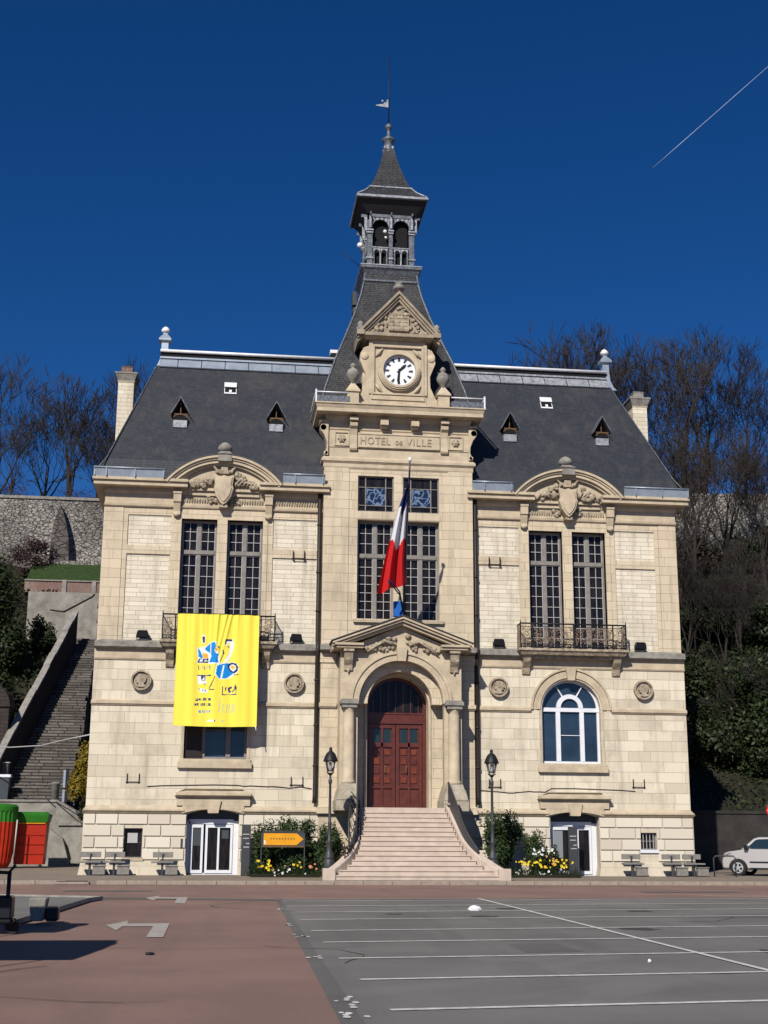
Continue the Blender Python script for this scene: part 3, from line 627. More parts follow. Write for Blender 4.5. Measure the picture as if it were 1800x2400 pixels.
# --- tower
TX=3.13; TY=-.35
b=MB(); wins=[(-1.71,-.2,10.12,14.28),(.19,1.71,10.12,14.28),(-1.71,-.2,14.64,16.17),(.19,1.71,14.64,16.17)]
wallh(b,-TX,TX,8.9,16.95,TY,.8,wins)
P('tower_wall',b,M['towers'])
b=MB(); wallh(b,-TX,TX,0,8.9,TY+.03,.8,[(-1.26,1.26,2.5,7.84)]); spandrel(b,0,1.26,6.58,7.84,TY+.03,.8); P('tower_lower_wall',b,M['towers'])
b=MB()
for s in (-1,1):
    p,q=sx(s,2.08,3.13); b.box(p,q,TY-.035,TY+.002,9.05,16.5)
    p,q=sx(s,2.5,3.16); b.fr(p,q,TY-.02,.2,6.50,6.56,.0,.04); b.fr(p,q,TY-.06,.2,6.56,6.72,.02,.02); b.box(p,q,TY-.02,.2,8.32,8.72); b.fr(p,q,TY-.08,.2,2.4,2.7,.05,.0)
b.box(-1.75,1.75,TY-.02,TY+.02,14.30,14.62); b.box(-.19,.18,TY-.01,.1,10.12,16.17)
b.fr(-1.85,1.85,TY-.14,TY+.02,9.98,10.12,.0,.02)
P('tower_pilasters',b,M['towers'],bevel=.006)
b=MB(); b.box(-TX,TX,TY-.02,.7,14.30,14.62)
b=MB()
for s in (-1,1):
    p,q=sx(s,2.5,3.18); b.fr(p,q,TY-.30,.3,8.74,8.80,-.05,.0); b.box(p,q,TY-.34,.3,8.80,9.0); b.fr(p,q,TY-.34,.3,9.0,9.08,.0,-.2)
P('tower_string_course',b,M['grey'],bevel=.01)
b=MB(); b.fr(-TX,TX,TY,.9,16.42,16.50,.0,.05); b.box(-TX-.04,TX+.04,TY-.05,.9,16.50,16.66); b.fr(-TX,TX,TY,.9,16.66,16.74,.05,.12); b.box(-TX-.13,TX+.13,TY-.13,.9,16.74,16.86); b.fr(-TX,TX,TY,.9,16.86,16.96,.12,.02)
P('tower_string',b,M['trim'],bevel=.006)
for (a,c,z0,z1,k) in [(-1.71,-.2,10.12,14.28,0),(.19,1.71,10.12,14.28,0)]: casement(a,c,z0,z1,.02,12.70,7,3)
sg=bpy.data.materials.new('stained_glass'); sg.use_nodes=True; nt=sg.node_tree; bb=nt.nodes['Principled BSDF']; bb.inputs['Roughness'].default_value=.15
tc=N(nt,'ShaderNodeTexCoord'); wv=N(nt,'ShaderNodeTexVoronoi',feature='DISTANCE_TO_EDGE'); wv.inputs['Scale'].default_value=5.5; nz=N(nt,'ShaderNodeTexNoise'); nz.inputs['Scale'].default_value=3
mx=N(nt,'ShaderNodeMix',data_type='RGBA'); mx.inputs[0].default_value=.35; nt.links.new(tc.outputs['Object'],nz.inputs[0]); nt.links.new(tc.outputs['Object'],mx.inputs[6]); nt.links.new(nz.outputs['Color'],mx.inputs[7]); nt.links.new(mx.outputs[2],wv.inputs['Vector'])
rp=N(nt,'ShaderNodeValToRGB'); rp.color_ramp.elements[0].color=(.16,.21,.30,1); rp.color_ramp.elements[0].position=.05; rp.color_ramp.elements[1].color=(.012,.025,.06,1); rp.color_ramp.elements[1].position=.12; nt.links.new(wv.outputs['Distance'],rp.inputs[0]); nt.links.new(rp.outputs[0],bb.inputs['Base Color'])
for (a,c) in [(-1.71,-.2),(.19,1.71)]:
    z0,z1=14.64,16.17; b=MB(); yg=-.20; t=.05
    b.box(a,a+t,yg-.06,yg,z0,z1); b.box(c-t,c,yg-.06,yg,z0,z1); b.box(a+t,c-t,yg-.06,yg,z1-t,z1); b.box(a+t,c-t,yg-.06,yg,z0,z0+t)
    for f in (.22,.78): x=a+(c-a)*f; b.box(x-.02,x+.02,yg-.05,yg,z0+t,z1-t)
    for z in (14.92,15.70): b.box(a+t,c-t,yg-.045,yg,z-.014,z+.014)
    wn=P('leaded_window',b,M['taupe']); g=MB(); g.box(a,c,yg,yg+.02,z0,z1); g.build('pane',M['glass'],wn)
    g=MB(); x0,x1=a+(c-a)*.22+.02,a+(c-a)*.78-.02; g.box(x0,x1,yg-.02,yg-.003,14.94,15.68); g.build('stained_panel',sg,wn)
# frieze storey and big cornice
b=MB(); b.box(-3.02,3.02,TY,.9,16.95,18.75); P('tower_frieze',b,M['trim'])
b=MB(); b.box(-1.74,1.74,TY-.07,TY,17.36,18.02); 
fr=[(-1.74,1.74,17.36,18.02)]
for a,c,z0,z1 in [(-1.70,1.70,17.40,17.98)]: 
    for p,q,r_,t_ in [(a-.02,c+.02,z1-.03,z1+.02),(a-.02,c+.02,z0-.02,z0+.03)]: b.box(p,q,TY-.10,TY-.071,r_,t_)
b.box(-3.02,-2.14,TY-.03,TY,17.36,18.08); b.box(2.14,3.02,TY-.03,TY,17.36,18.08)
for s in (-1,1):
    xx=s*2.42
    for p,q,z0,z1 in [(xx-.32,xx+.32,17.98,18.04),(xx-.32,xx+.32,17.42,17.48),(xx-.32,xx-.26,17.48,17.98),(xx+.26,xx+.32,17.48,17.98)]: b.box(p,q,TY-.08,TY-.031,z0,z1)
P('name_panel',b,M['trim'],bevel=.005)
for s in (-1,1):
    b=MB(); xx=s*2.42; b.ball((xx,TY-.05,17.73),.14,0,10,(1,.6,1)); 
    for k in range(6): b.ball((xx+.12*math.cos(k*PI/3),TY-.05,17.73+.12*math.sin(k*PI/3)),.06,0,6)
    P('carved_rosette',b,M['carve'])
def text(body,size,x,y,z,mt,parent,sp=1,ext=.012,wx=1):
    cu=bpy.data.curves.new('t','FONT'); cu.body=body; cu.size=size; cu.extrude=ext; cu.space_character=sp; cu.align_x='LEFT'; cu.resolution_u=2
    o=bpy.data.objects.new('t',cu); C.objects.link(o); bpy.context.view_layer.update()
    me=bpy.data.meshes.new_from_object(o.evaluated_get(bpy.context.evaluated_depsgraph_get())); bpy.data.objects.remove(o)
    me.transform(Matrix.Translation((x,y,z))@Matrix.Rotation(PI/2,4,'X')@Matrix.Scale(wx,4,(1,0,0))); me.materials.clear(); me.materials.append(mt)
    q=bpy.data.objects.new('carved_lettering',me); C.objects.link(q); q.parent=parent; return q
lm=mat('letter_shadow_tone',(.37,.30,.21),.9)  # letters coloured darker in place of their thin carved shadows
text('HOTEL',.46,-1.66,TY-.085,17.53,lm,H,1.05,.016,.86); text('DE',.24,-.16,TY-.085,17.55,lm,H,1.0,.016); text('VILLE',.46,.30,TY-.085,17.53,lm,H,1.12,.016,.92)
for s in (-1,1):   # corner volute consoles
    b=MB(); pr=[(2.98,16.98),(3.16,17.0),(3.10,17.14),(3.04,17.3),(3.05,17.55),(3.16,17.85),(3.30,18.05),(3.34,18.2),(3.24,18.36),(3.05,18.42),(2.98,18.42)]
    b.ex([(s*x,z) for x,z in pr],'y',TY-.12,TY+.5); b.tube([(s*3.2,TY-.12,18.18),(s*3.2,TY+.5,18.18)],.14,12); b.tube([(s*3.08,TY-.12,17.08),(s*3.08,TY+.5,17.08)],.09,10)
    b.box(*sx(s,2.98,3.36),TY-.14,TY+.5,18.42,18.5)
    P('volute_console',b,M['trim'],bevel=.012)
for s in (-1,1):
    b=MB(); xx=s*1.93; pr=[(TY,17.22),(TY-.10,17.24),(TY-.14,17.32),(TY-.10,17.5),(TY-.09,17.9),(TY-.16,18.15),(TY-.28,18.25),(TY-.30,18.4),(TY-.22,18.46),(TY,18.46)]
    b.ex(pr,'x',xx-.16,xx+.16); b.box(xx-.18,xx+.18,TY-.40,TY,18.47,18.62); P('scroll_console',b,M['trim'],bevel=.012)
    b=MB(); b.box(s*.65-.17,s*.65+.17,TY-.42,TY,18.30,18.52); b.box(s*.65-.14,s*.65+.14,TY-.3,TY,18.22,18.30); P('modillion',b,M['trim'],bevel=.012)
b=MB(); b.fr(-3.02,3.02,TY,2.2,18.10,18.16,.0,.05); 
b.fr(-3.02,3.02,TY,6.6,18.52,18.74,.04,.10); b.box(-3.52,3.52,TY-.62,6.9,18.74,18.90); b.fr(-3.52,3.52,TY-.62,6.9,18.90,19.06,.0,.07); b.box(-3.62,3.62,TY-.72,7.0,19.06,19.12)
P('tower_cornice',b,M['trim'],bevel=.006)
b=MB(); b.box(-3.02,3.02,.9,6.6,15.5,18.75); P('tower_core',b,M['towers'])
for s in (-1,1):
    b=MB(); p,q=sx(s,2.15,3.60)
    b.fr(p,q,TY-.66,TY-.58,19.12,19.40,.0,-.0,1); b.tube([(s*2.15,TY-.64,19.56),(s*3.58,TY-.64,19.56)],.028,6); b.box(*sx(s,3.54,3.60),TY-.68,TY-.60,19.12,19.66)
    xe=s*3.58; b.box(*sorted((xe,xe-s*.05)),TY-.58,6.8,19.12,19.40,1); b.tube([(xe,TY-.6,19.56),(xe,6.8,19.56)],.028,6)
    P('parapet_gutter',b,[M['zincw'],M['lead']])
# --- tower roof, lantern, spire
TCY=3.7
b=MB(); prof=[(3.35,19.12),(3.05,20.4),(2.62,21.8),(2.18,23.0),(1.72,24.3),(1.40,25.4),(1.24,26.15),(1.20,26.6)]
b.lathe(prof,0,TCY,4,sq=True); 
tr=P('tower_roof',b,M['slate2'])
b=MB()
for q0 in (-1,1):
    for q1 in (-1,1): b.tube([(q0*r,TCY+q1*r,z) for r,z in prof],.05,6)
b.lathe([(1.27,26.14),(1.30,26.17),(1.30,26.24),(1.25,26.28)],0,TCY,4,sq=True)
b.build('hip_flashing',M['lead'],tr)
b=MB(); b.lathe([(1.20,26.5),(1.32,26.72),(1.40,26.80),(1.40,26.9),(1.30,26.96)],0,TCY,4,sq=True); b.lathe([(1.36,26.905),(1.42,26.91),(1.42,26.96),(1.36,26.965)],0,TCY,4,sq=True,m=1)
P('lantern_base',b,[M['lead'],M['leadl']])
LW=1.10
b=MB()
def side(fn):
    for k in range(4):
        c,s_=[(1,0),(0,1),(-1,0),(0,-1)][k]
        fn(lambda u,v,z,c=c,s_=s_:(u*c+v*s_,TCY-v*c+u*s_,z))   # u along face, v outward
def bx(b,T,u0,u1,v0,v1,z0,z1,m=0):
    P8=[T(u,v,z) for z in (z0,z1) for (u,v) in ((u0,v0),(u1,v0),(u1,v1),(u0,v1))]
    b.add(P8,[(0,1,2,3),(4,5,6,7),(0,1,5,4),(1,2,6,5),(2,3,7,6),(3,0,4,7)],m)
def lanside(T):
    for u in (-.97,0,.97):
        w_=.12 if u else .09
        bx(b,T,u-w_,u+w_,LW-.2,LW,26.96,29.3)
        for z in (27.35,28.62): bx(b,T,u-w_-.03,u+w_+.03,LW-.02,LW+.05,z,z+.08,1)
        bx(b,T,u-w_-.04,u+w_+.04,LW-.1,LW+.10,28.72,28.80,1)
        bx(b,T,u-.05,u+.05,LW,LW+.13,28.85,29.45,1)
        bx(b,T,u-.03,u+.03,LW-.05,LW+.28,29.45,29.6)
    bx(b,T,-1.0,1.0,LW-.1,LW-.02,27.92,27.98,1)
    for u in (-.48,.48):
        bx(b,T,u-.36,u+.36,LW-.13,LW-.05,27.0,27.06)
        for q in (-.3,0,.3): bx(b,T,u+q-.035,u+q+.035,LW-.12,LW-.05,27.0,27.7,1 if q==0 else 0)
        for q in (-.17,.17):
            n=8
            for i in range(n):   # small pointed arches of the balustrade
                a0,a1=PI*i/n,PI*(i+1)/n; r0,r1=.135,.17
                pp=[(q+u+r0*math.cos(a0),27.66+1.4*r0*math.sin(a0)),(q+u+r0*math.cos(a1),27.66+1.4*r0*math.sin(a1)),(q+u+r1*math.cos(a1),27.92),(q+u+r1*math.cos(a0),27.92)]
                b.add([T(x,LW-.05,z) for x,z in pp]+[T(x,LW-.11,z) for x,z in pp],[(0,1,2,3),(4,5,6,7),(0,1,5,4)],1)
        n=12
        for i in range(n):   # big round arches
            a0,a1=PI*i/n,PI*(i+1)/n; r0=.37
            pp=[(u+r0*math.cos(a0),28.98+r0*math.sin(a0)),(u+r0*math.cos(a1),28.98+r0*math.sin(a1)),(u+.40*math.cos(a1)*1.15,29.46),(u+.40*math.cos(a0)*1.15,29.46)]
            b.add([T(x,LW-.03,z) for x,z in pp]+[T(x,LW-.15,z) for x,z in pp],[(0,1,2,3),(4,5,6,7),(0,1,5,4)],1 if i%2 else 0)
    bx(b,T,-1.1,1.1,LW-.15,LW,29.44,29.62,0)
side(lanside)
P('lantern_arcade',b,[M['lead'],M['leadl']],bevel=.008)
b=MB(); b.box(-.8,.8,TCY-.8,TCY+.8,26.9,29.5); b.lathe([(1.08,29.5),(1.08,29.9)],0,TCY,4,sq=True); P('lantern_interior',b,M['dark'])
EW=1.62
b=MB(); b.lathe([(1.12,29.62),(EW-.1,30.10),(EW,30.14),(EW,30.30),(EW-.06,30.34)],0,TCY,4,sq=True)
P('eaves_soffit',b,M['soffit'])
b=MB(); b.lathe([(EW-.03,30.33),(1.2,30.72),(.98,31.02),(.78,31.5),(.58,32.1),(.41,32.7),(.28,33.3),(.24,33.5)],0,TCY,4,sq=True)
sp_=P('spire_roof',b,M['slate2'])
b=MB(); b.lathe([(EW+.01,30.18),(EW+.05,30.2),(EW+.05,30.28),(EW+.01,30.33)],0,TCY,4,sq=True); b.lathe([(1.0,31.02),(1.02,31.03),(1.02,31.09),(.97,31.1)],0,TCY,4,sq=True)
for q0 in (-1,1):
    for q1 in (-1,1): b.tube([(q0*EW,TCY+q1*EW,30.33),(q0*1.2,TCY+q1*1.2,30.74),(q0*.99,TCY+q1*.99,31.04)],.045,6)
b.build('eaves_edging',M['leadl'],sp_)
b=MB(); b.lathe([(.27,33.3),(.30,33.34),(.26,33.42),(.21,33.9),(.30,33.98),(.34,34.06),(.22,34.16),(.10,34.22),(.08,34.6),(.16,34.66),(.17,34.8),(.08,34.9),(.03,34.95)],0,TCY,12)
for k in range(4):
    a=k*PI/2+PI/4; b.ball((.27*math.cos(a),TCY+.27*math.sin(a),33.55),.07,1,6,(1,1,1.8))
P('spire_finial',b,[M['lead'],M['leadl']])
b=MB(); b.tube([(0,TCY,34.9),(0,TCY,36.6),(0.02,TCY,38.55)],[.032,.028,.020],6); rod=P('lightning_rod',b,M['iron'])
b=MB(); b.ex([(-.05,35.80),(-.62,35.86),(-.62,35.90),(-.25,35.98),(-.22,36.08),(-.12,36.04),(-.10,36.2),(-.0,36.24),(.02,35.8)],'y',TCY-.02,TCY+.02); b.ball((-.30,TCY,36.12),.07,0,8); b.build('weather_vane',M['leadl'],rod)
b=MB(); b.tube([(-1.25,TCY-.5,27.1),(-2.2,TCY-.6,27.85)],.018,5); P('side_antenna',b,M['iron'])
for (x,y,z,r) in [(-.20,TCY-1.0,28.72,.07),(-1.32,TCY-.6,28.15,.11),(-.16,TCY-1.0,28.42,.05)]:
    b=MB(); b.tube([(x,y,z),(x-.1,y-.22,z-.03)],[r*.5,r*1.2],10); P('loudspeaker_horn',b,M['white'])
b=MB(); b.box(-1.62,-1.40,TCY+.3,TCY+.8,25.6,26.3); b.box(-1.6,-1.42,TCY+.3,TCY+.7,25.2,25.5); P('louvre_housing',b,M['railg'],bevel=.02)
b=MB(); b.box(-2.62,-2.1,TCY+.2,TCY+.7,23.15,23.3,1); b.box(-2.55,-2.1,TCY+.25,TCY+.65,22.75,23.15,0); b.ball((-2.45,TCY+.25,22.8),.13,1,8); P('roof_hatch_box',b,[M['dark'],M['white']])
# --- clock dormer
CZ=20.97
b=MB(); b.box(-1.24,1.24,.0,2.2,19.12,22.35); b.box(-1.16,1.16,-.05,-.0,19.65,19.92)
for s in (-1,1):
    b.box(*sx(s,1.10,1.26),-.06,.0,19.9,22.2); b.box(*sx(s,1.24,1.52),.15,1.6,19.12,20.9 if s<0 else 20.2)
    pr=[(1.24,19.12),(1.95,19.12),(1.86,19.5),(1.62,19.85),(1.42,20.3),(1.40,20.8),(1.52,21.1),(1.64,21.4),(1.62,21.75),(1.48,22.0),(1.24,22.1)]
    b.ex([(s*x,z) for x,z in pr],'y',.02,.42); b.tube([(s*1.45,-.02,21.62),(s*1.45,.45,21.62)],.17,12)
P('clock_dormer_wall',b,M['trim'],bevel=.01)
b=MB(); b.box(-1.12,1.12,-.10,-.0,22.02,22.12); b.box(-1.12,-1.02,-.10,.0,19.95,22.02); b.box(1.02,1.12,-.10,.0,19.95,22.02); b.box(-1.12,1.12,-.10,.0,19.87,19.95)
for q0 in(-1,1):
    for q1 in (-1,1):
        b.tube([(q0*.98,-.03,CZ+q1*.62),(q0*.84,-.06,CZ+q1*.80),(q0*.66,-.03,CZ+q1*1.0)],[.03,.10,.03],6)
P('clock_surround',b,M['trim'],bevel=.01)
b=MB(); b.arc(.04,CZ,.70,.80,0,360,-.24,.0,40); b.arc(.04,CZ,.80,.86,0,360,-.20,.0,40); b.arc(.04,CZ,.86,.92,0,360,-.14,.0,40)
clk=P('clock',b,M['trim'])
b=MB(); b.arc(.04,CZ,.0005,.70,0,360,-.06,.01,40); b.build('dial',M['dial'],clk)
b=MB()
for h in range(12):
    a=PI/2-2*PI*h/12; d=Vector((math.cos(a),math.sin(a))); n_=Vector((-d.y,d.x)); c_=Vector((.04,CZ))
    w0,w1=.036,.062
    if h==0: w0=w1=.055
    pp=[c_+d*.42+n_*w0,c_+d*.42-n_*w0,c_+d*.60-n_*w1,c_+d*.60+n_*w1]; b.ex([(p.x,p.y) for p in pp],'y',-.066,-.058)
b.build('hour_marks',M['railg'],clk)
def hand(a,L_,wd,nm):
    b=MB(); d=Vector((math.sin(R(a)),math.cos(R(a)))); n_=Vector((-d.y,d.x)); c_=Vector((.04,CZ))
    pp=[c_-d*.10+n_*wd*.6,c_-d*.10-n_*wd*.6,c_+d*L_*.7-n_*wd,c_+d*L_,c_+d*L_*.7+n_*wd]; b.ex([(p.x,p.y) for p in pp],'y',-.10 if nm=='minute_hand' else -.085,-.088 if nm=='minute_hand' else -.07); b.build(nm,M['black'],clk)
hand(45,.44,.065,'hour_hand'); hand(185,.62,.055,'minute_hand')
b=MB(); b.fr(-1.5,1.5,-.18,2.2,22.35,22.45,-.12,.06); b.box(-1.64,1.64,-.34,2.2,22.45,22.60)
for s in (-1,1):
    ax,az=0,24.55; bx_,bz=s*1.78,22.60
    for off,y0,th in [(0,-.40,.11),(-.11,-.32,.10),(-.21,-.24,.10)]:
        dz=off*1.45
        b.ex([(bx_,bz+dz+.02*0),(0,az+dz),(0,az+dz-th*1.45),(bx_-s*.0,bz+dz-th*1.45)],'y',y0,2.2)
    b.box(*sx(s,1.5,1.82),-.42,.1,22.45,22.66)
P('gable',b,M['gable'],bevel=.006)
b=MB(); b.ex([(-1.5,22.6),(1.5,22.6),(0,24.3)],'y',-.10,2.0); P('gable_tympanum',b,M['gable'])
b=MB(); rr=random.Random(5)
b.box(-.42,.42,-.22,-.1,22.75,23.45)
for k in range(4): b.box(-.44,.44,-.24,-.22,22.80+k*.17,22.83+k*.17)
for x in (-.42,-.14,.14,.42): b.box(x-.03,x+.03,-.235,-.2,22.75,23.45)
for k in range(70):
    x=rr.uniform(-1.35,1.35); z=22.66+rr.random()*max(.06,(1.75*(1-abs(x)/1.35)-.15))
    if abs(x)<.45 and z<23.45: continue
    b.ball((x,-.13,z),rr.uniform(.05,.10),0,6,(rr.uniform(.8,1.6),.9,rr.uniform(.7,1.4)))
for k in range(6): b.box(-.4+.14*k,-.34+.14*k,-.24,-.12,23.47,23.56)
P('gable_carving',b,M['carve'],bevel=.012)
b=MB(); b.lathe([(.10,24.5),(.10,24.62),(.22,24.64),(.26,24.72),(.22,24.82),(.12,24.86),(.18,24.9),(.18,24.96)],0,-.2,14); P('gable_finial',b,M['grey'])
for s in (-1,1):
    b=MB(); b.lathe([(.10,22.62),(.17,22.66),(.19,22.8),(.10,22.92),(.15,22.98),(.06,23.1)],s*1.66,-.2,12); P('acroterion',b,M['grey'])
    b=MB(); x=s*1.95; b.box(x-.25,x+.25,-.30,.2,19.12,19.86); b.box(x-.31,x+.31,-.36,.26,19.86,19.94); b.lathe([(.30,19.94),(.02,20.40)],x,-.05,4,sq=True)
    u=P('urn_pedestal',b,M['trim'],bevel=.01)
    b=MB(); b.lathe([(.10,20.2),(.10,20.36),(.17,20.42),(.27,20.62),(.28,20.74),(.20,20.92),(.09,20.98),(.10,21.04),(.15,21.08),(.09,21.18),(.03,21.24)],x,-.05,14); b.build('urn',M['grey'],u)
# --- main roof
XE=12.42
pr=[(-.16,15.72),(-.12,15.98),(.12,16.62),(3.28,21.86),(3.70,22.2),(4.12,21.86),(7.35,16.62),(7.85,15.9),(7.85,15.72)]
hip=lambda z: XE if z<15.99 else (12.08 if z<16.7 else (10.42 if z<21.9 else 10.25))
b=MB(); vs=[];k=len(pr)
for s in (-1,1):
    for y,z in pr: vs.append((s*hip(z),y,z))
fs=[(i,i+1,k+i+1,k+i) for i in range(k-1)]+[(0,k,2*k-1,k-1)]
fs+=[(0,1,7,8),(1,2,6,7),(2,3,5,6),(3,4,5)]+[(k+0,k+1,k+7,k+8),(k+1,k+2,k+6,k+7),(k+2,k+3,k+5,k+6),(k+3,k+4,k+5)]
b.add(vs,fs); roof=P('roof',b,M['slate'])
b=MB()
for s in (-1,1):
    b.tube([(s*12.42,-.40,16.0),(s*12.08,.05,16.63),(s*10.42,3.28,21.87)],.03,5); b.tube([(s*12.42,7.85,15.95),(s*12.08,7.35,16.63),(s*10.42,4.12,21.87)],.03,5)
b.build('hip_flashing',M['lead'],roof)
for s in (-1,1):
    p,q=sx(s,2.3,10.3)
    b=MB(); b.ex([(3.20,21.80),(3.16,21.84),(3.50,22.32),(3.56,22.30)],'x',p,q); b.ex([(3.42,22.32),(3.42,22.40),(3.98,22.40),(3.98,22.32)],'x',p,q)
    b.tube([(p,3.45,22.68),(q,3.45,22.68)],.075,8,1); b.box(p,q,3.50,3.9,22.40,22.62,2); b.box(p,q,3.48,3.92,22.70,22.75,1)
    x=p+.8
    while x<q-.2: b.ex([(3.17,21.83),(3.14,21.85),(3.48,22.34),(3.52,22.32)],'x',x-.012,x+.012,2); x+=1.05
    b.build('ridge_capping',[M['zinc' if s<0 else 'leadl'],M['zincw'],M['dark']],roof)
    x=s*10.12 if s<0 else 10.32
    b=MB(); b.lathe([(.42,21.75),(.30,21.95),(.19,22.3),(.155,22.7),(.15,23.15),(.27,23.2),(.27,23.28),(.16,23.45),(.09,23.52),(.09,23.6)],x,3.7,4,sq=True); b.lathe([(.09,23.6),(.19,23.66),(.20,23.74),(.12,23.86),(.03,23.92)],x,3.7,12,m=1)
    b.build('ridge_finial',[M['zinc'],M['zincw']],roof)
# small roof dormers and vents
for (x,ry) in [(-9.2,1),(-5.12,1),(5.14,1),(9.30,1)]:
    b=MB(); yb=lambda z:(z-16.62)/1.622+.05
    z0=18.42; y0=yb(z0)
    b.fr(x-.29,x+.29,y0-.02,y0+.6,z0-.02,z0+.30,.0,.0,1)
    dm=b.build('roof_dormer',[M['zinc'],M['leadl']],roof)
    b=MB(); 
    for i in range(10):
        a0,a1=PI*i/10,PI*(i+1)/10
        b.ex([(x+.30*math.cos(a0),z0+.42+.16*math.sin(a0)),(x+.30*math.cos(a1),z0+.42+.16*math.sin(a1)),(x+.26*math.cos(a1),z0+.40+.13*math.sin(a1)),(x+.26*math.cos(a0),z0+.40+.13*math.sin(a0))],'y',y0-.05,y0+.5)
    b.box(x-.26,x+.26,y0-.028,y0+.1,z0+.31,z0+.50,1)
    b.box(x-.02,x+.02,y0+.1,y0+.14,z0+.5,z0+1.2)
    b.box(x-.30,x+.30,y0-.0,y0+.05,z0+.56,z0+.60)
    for s in (-1,1):
        b.ex([(x,z0+1.34),(x+s*.40,z0+.60),(x+s*.40,z0+.54),(x,z0+1.27)],'y',y0-.12,y0+1.1,2)
    b.build('dormer_hood',[M['wood'],M['dark'],M['lead']],roof)
for (x,) in [(-7.12,),(7.15,)]:
    b=MB(); z0=20.42; y0=(z0-16.62)/1.622+.05
    def sl(a,c,z0_,z1_,h,m=0):
        ya,yb2=(z0_-16.62)/1.622+.05,(z1_-16.62)/1.622+.05
        b.add([(a,ya-h,z0_),(c,ya-h,z0_),(c,yb2-h,z1_),(a,yb2-h,z1_),(a,ya+.1,z0_),(c,ya+.1,z0_),(c,yb2+.1,z1_),(a,yb2+.1,z1_)],[(0,1,2,3),(4,5,6,7),(0,1,5,4),(1,2,6,5),(2,3,7,6),(3,0,4,7)],m)
    sl(x-.27,x+.27,z0,z0+.62,.03,0); sl(x-.24,x+.24,z0+.08,z0+.34,.035,1); sl(x-.27,x+.27,z0+.36,z0+.62,.12,0); sl(x-.06,x+.06,z0+.08,z0+.22,.05,0)
    b.build('roof_vent',[M['white'],M['dark']],roof)
# --- chimneys
for s,x,zt in [(-1,-11.72,21.75),(1,11.78,21.7)]:
    b=MB(); y=3.7
    b.box(x-.34,x+.34,y-.45,y+.45,15.5,zt-.75); b.fr(x-.34,x+.34,y-.45,y+.45,zt-.75,zt-.66,.0,.05)
    ch=P('chimney',b,M['small'])
    b=MB(); b.fr(x-.36,x+.36,y-.47,y+.47,zt-.66,zt-.36,.0,.12); b.box(x-.50,x+.50,y-.61,y+.61,zt-.36,zt-.28); b.build('chimney_cap',M['grey'],ch,bevel=.01)
    b=MB(); b.box(x-.24,x+.24,y-.35,y+.35,zt-.28,zt+.02); b.box(x-.26,x+.26,y-.37,y+.37,zt+.02,zt+.06,1); b.build('chimney_top',[M['brick'] if s<0 else M['grey'],M['wood'] if s<0 else M['grey']],ch)
# --- porch
PY=-1.3
b=MB(); wallh(b,-2.42,2.42,2.55,8.75,PY,PY+.36,[(-1.72,1.72,2.5,8.38)]); spandrel(b,0,1.72,6.66,8.38,PY,PY+.36)
for s in (-1,1): b.box(*sx(s,2.0,2.42),PY+.36,TY+.05,2.55,8.75)
b.box(-2.42,2.42,PY+.36,TY+.05,8.5,8.75)
b.ex([(-2.3,8.75),(2.3,8.75),(0,9.72)],'y',PY,TY+.05)
P('porch_wall',b,M['trim'])
b=MB(); b.arc(0,6.66,1.68,1.80,0,180,PY-.05,PY+.3,40); b.arc(0,6.66,1.80,1.93,0,180,PY-.03,PY,40); b.arc(0,6.66,1.93,2.04,0,180,PY-.09,PY,40)
b.arc(0,6.62,1.24,1.34,0,180,TY-.02,TY+.3,40); b.box(-1.34,-1.24,TY-.02,TY+.3,2.55,6.62); b.box(1.24,1.34,TY-.02,TY+.3,2.55,6.62)
b.ex([(-.16,8.3),(.16,8.3),(.22,8.85),(-.22,8.85)],'y',PY-.22,PY)
P('porch_arch',b,M['trim'],bevel=.006)
b=MB(); b.arc(0,6.66,1.30,1.72,0,180,PY+.36,TY-.02,32); P('porch_vault',b,M['towers'])
for s in (-1,1):
    x=s*2.08
    b=MB(); b.lathe([(.27,3.52),(.28,3.60),(.24,3.66),(.225,3.7),(.215,6.2),(.20,6.28),(.22,6.32),(.22,6.36),(.26,6.42)],x,PY-.14,20)
    cl=P('porch_column',b,M['trim'])
    b=MB(); b.box(x-.30,x+.30,PY-.42,PY+.1,6.42,6.56); b.box(x-.36,x+.36,PY-.48,PY+.1,6.56,6.70); b.box(x-.32,x+.32,PY-.44,PY+.1,6.70,6.76); b.build('capital',M['grey'],cl,bevel=.01)
    b=MB(); b.fr(x-.30,x+.30,PY-.42,TY,3.30,3.52,.06,.0); b.fr(x-.33,x+.33,PY-.5,TY,2.9,3.30,.14,.05); b.box(x-.50,x+.50,PY-.62,TY,2.5,2.9); b.build('column_base',M['greyb'],cl,bevel=.012)
    # side walls of porch below arch and consoles
    b=MB(); xx=s*2.12; b.ex([(PY-.36,8.62),(PY,8.62),(PY,7.9),(PY-.08,7.9),(PY-.12,8.1),(PY-.28,8.3)],'x',xx-.17,xx+.17); b.box(xx-.21,xx+.21,PY-.42,PY,8.62,8.72); b.ex([(xx-.14,8.1),(xx+.14,8.1),(xx,7.78)],'y',PY-.1,PY)
    P('porch_console',b,M['carve'],bevel=.012)
b=MB()
for s in (-1,1):
    b.box(*sx(s,1.55,2.62),PY-.42,TY,8.76,8.86); b.box(*sx(s,1.55,2.70),PY-.50,TY,8.86,8.95)
    for off,y0,th in [(0,-.52,.09),(-.10,-.44,.09),(-.20,-.32,.11)]:
        b.ex([(s*2.78,9.0+off),(0,10.04+off),(0,10.04+off-th),(s*2.78,9.0+off-th)],'y',PY+y0,TY)
P('porch_pediment',b,M['trim'],bevel=.006)
b=MB()
for s in (-1,1): b.ex([(s*2.84,9.0),(0,10.06),(0,10.10),(s*2.84,9.04)],'y',PY-.56,TY)
P('porch_roof_sheet',b,M['railg'])
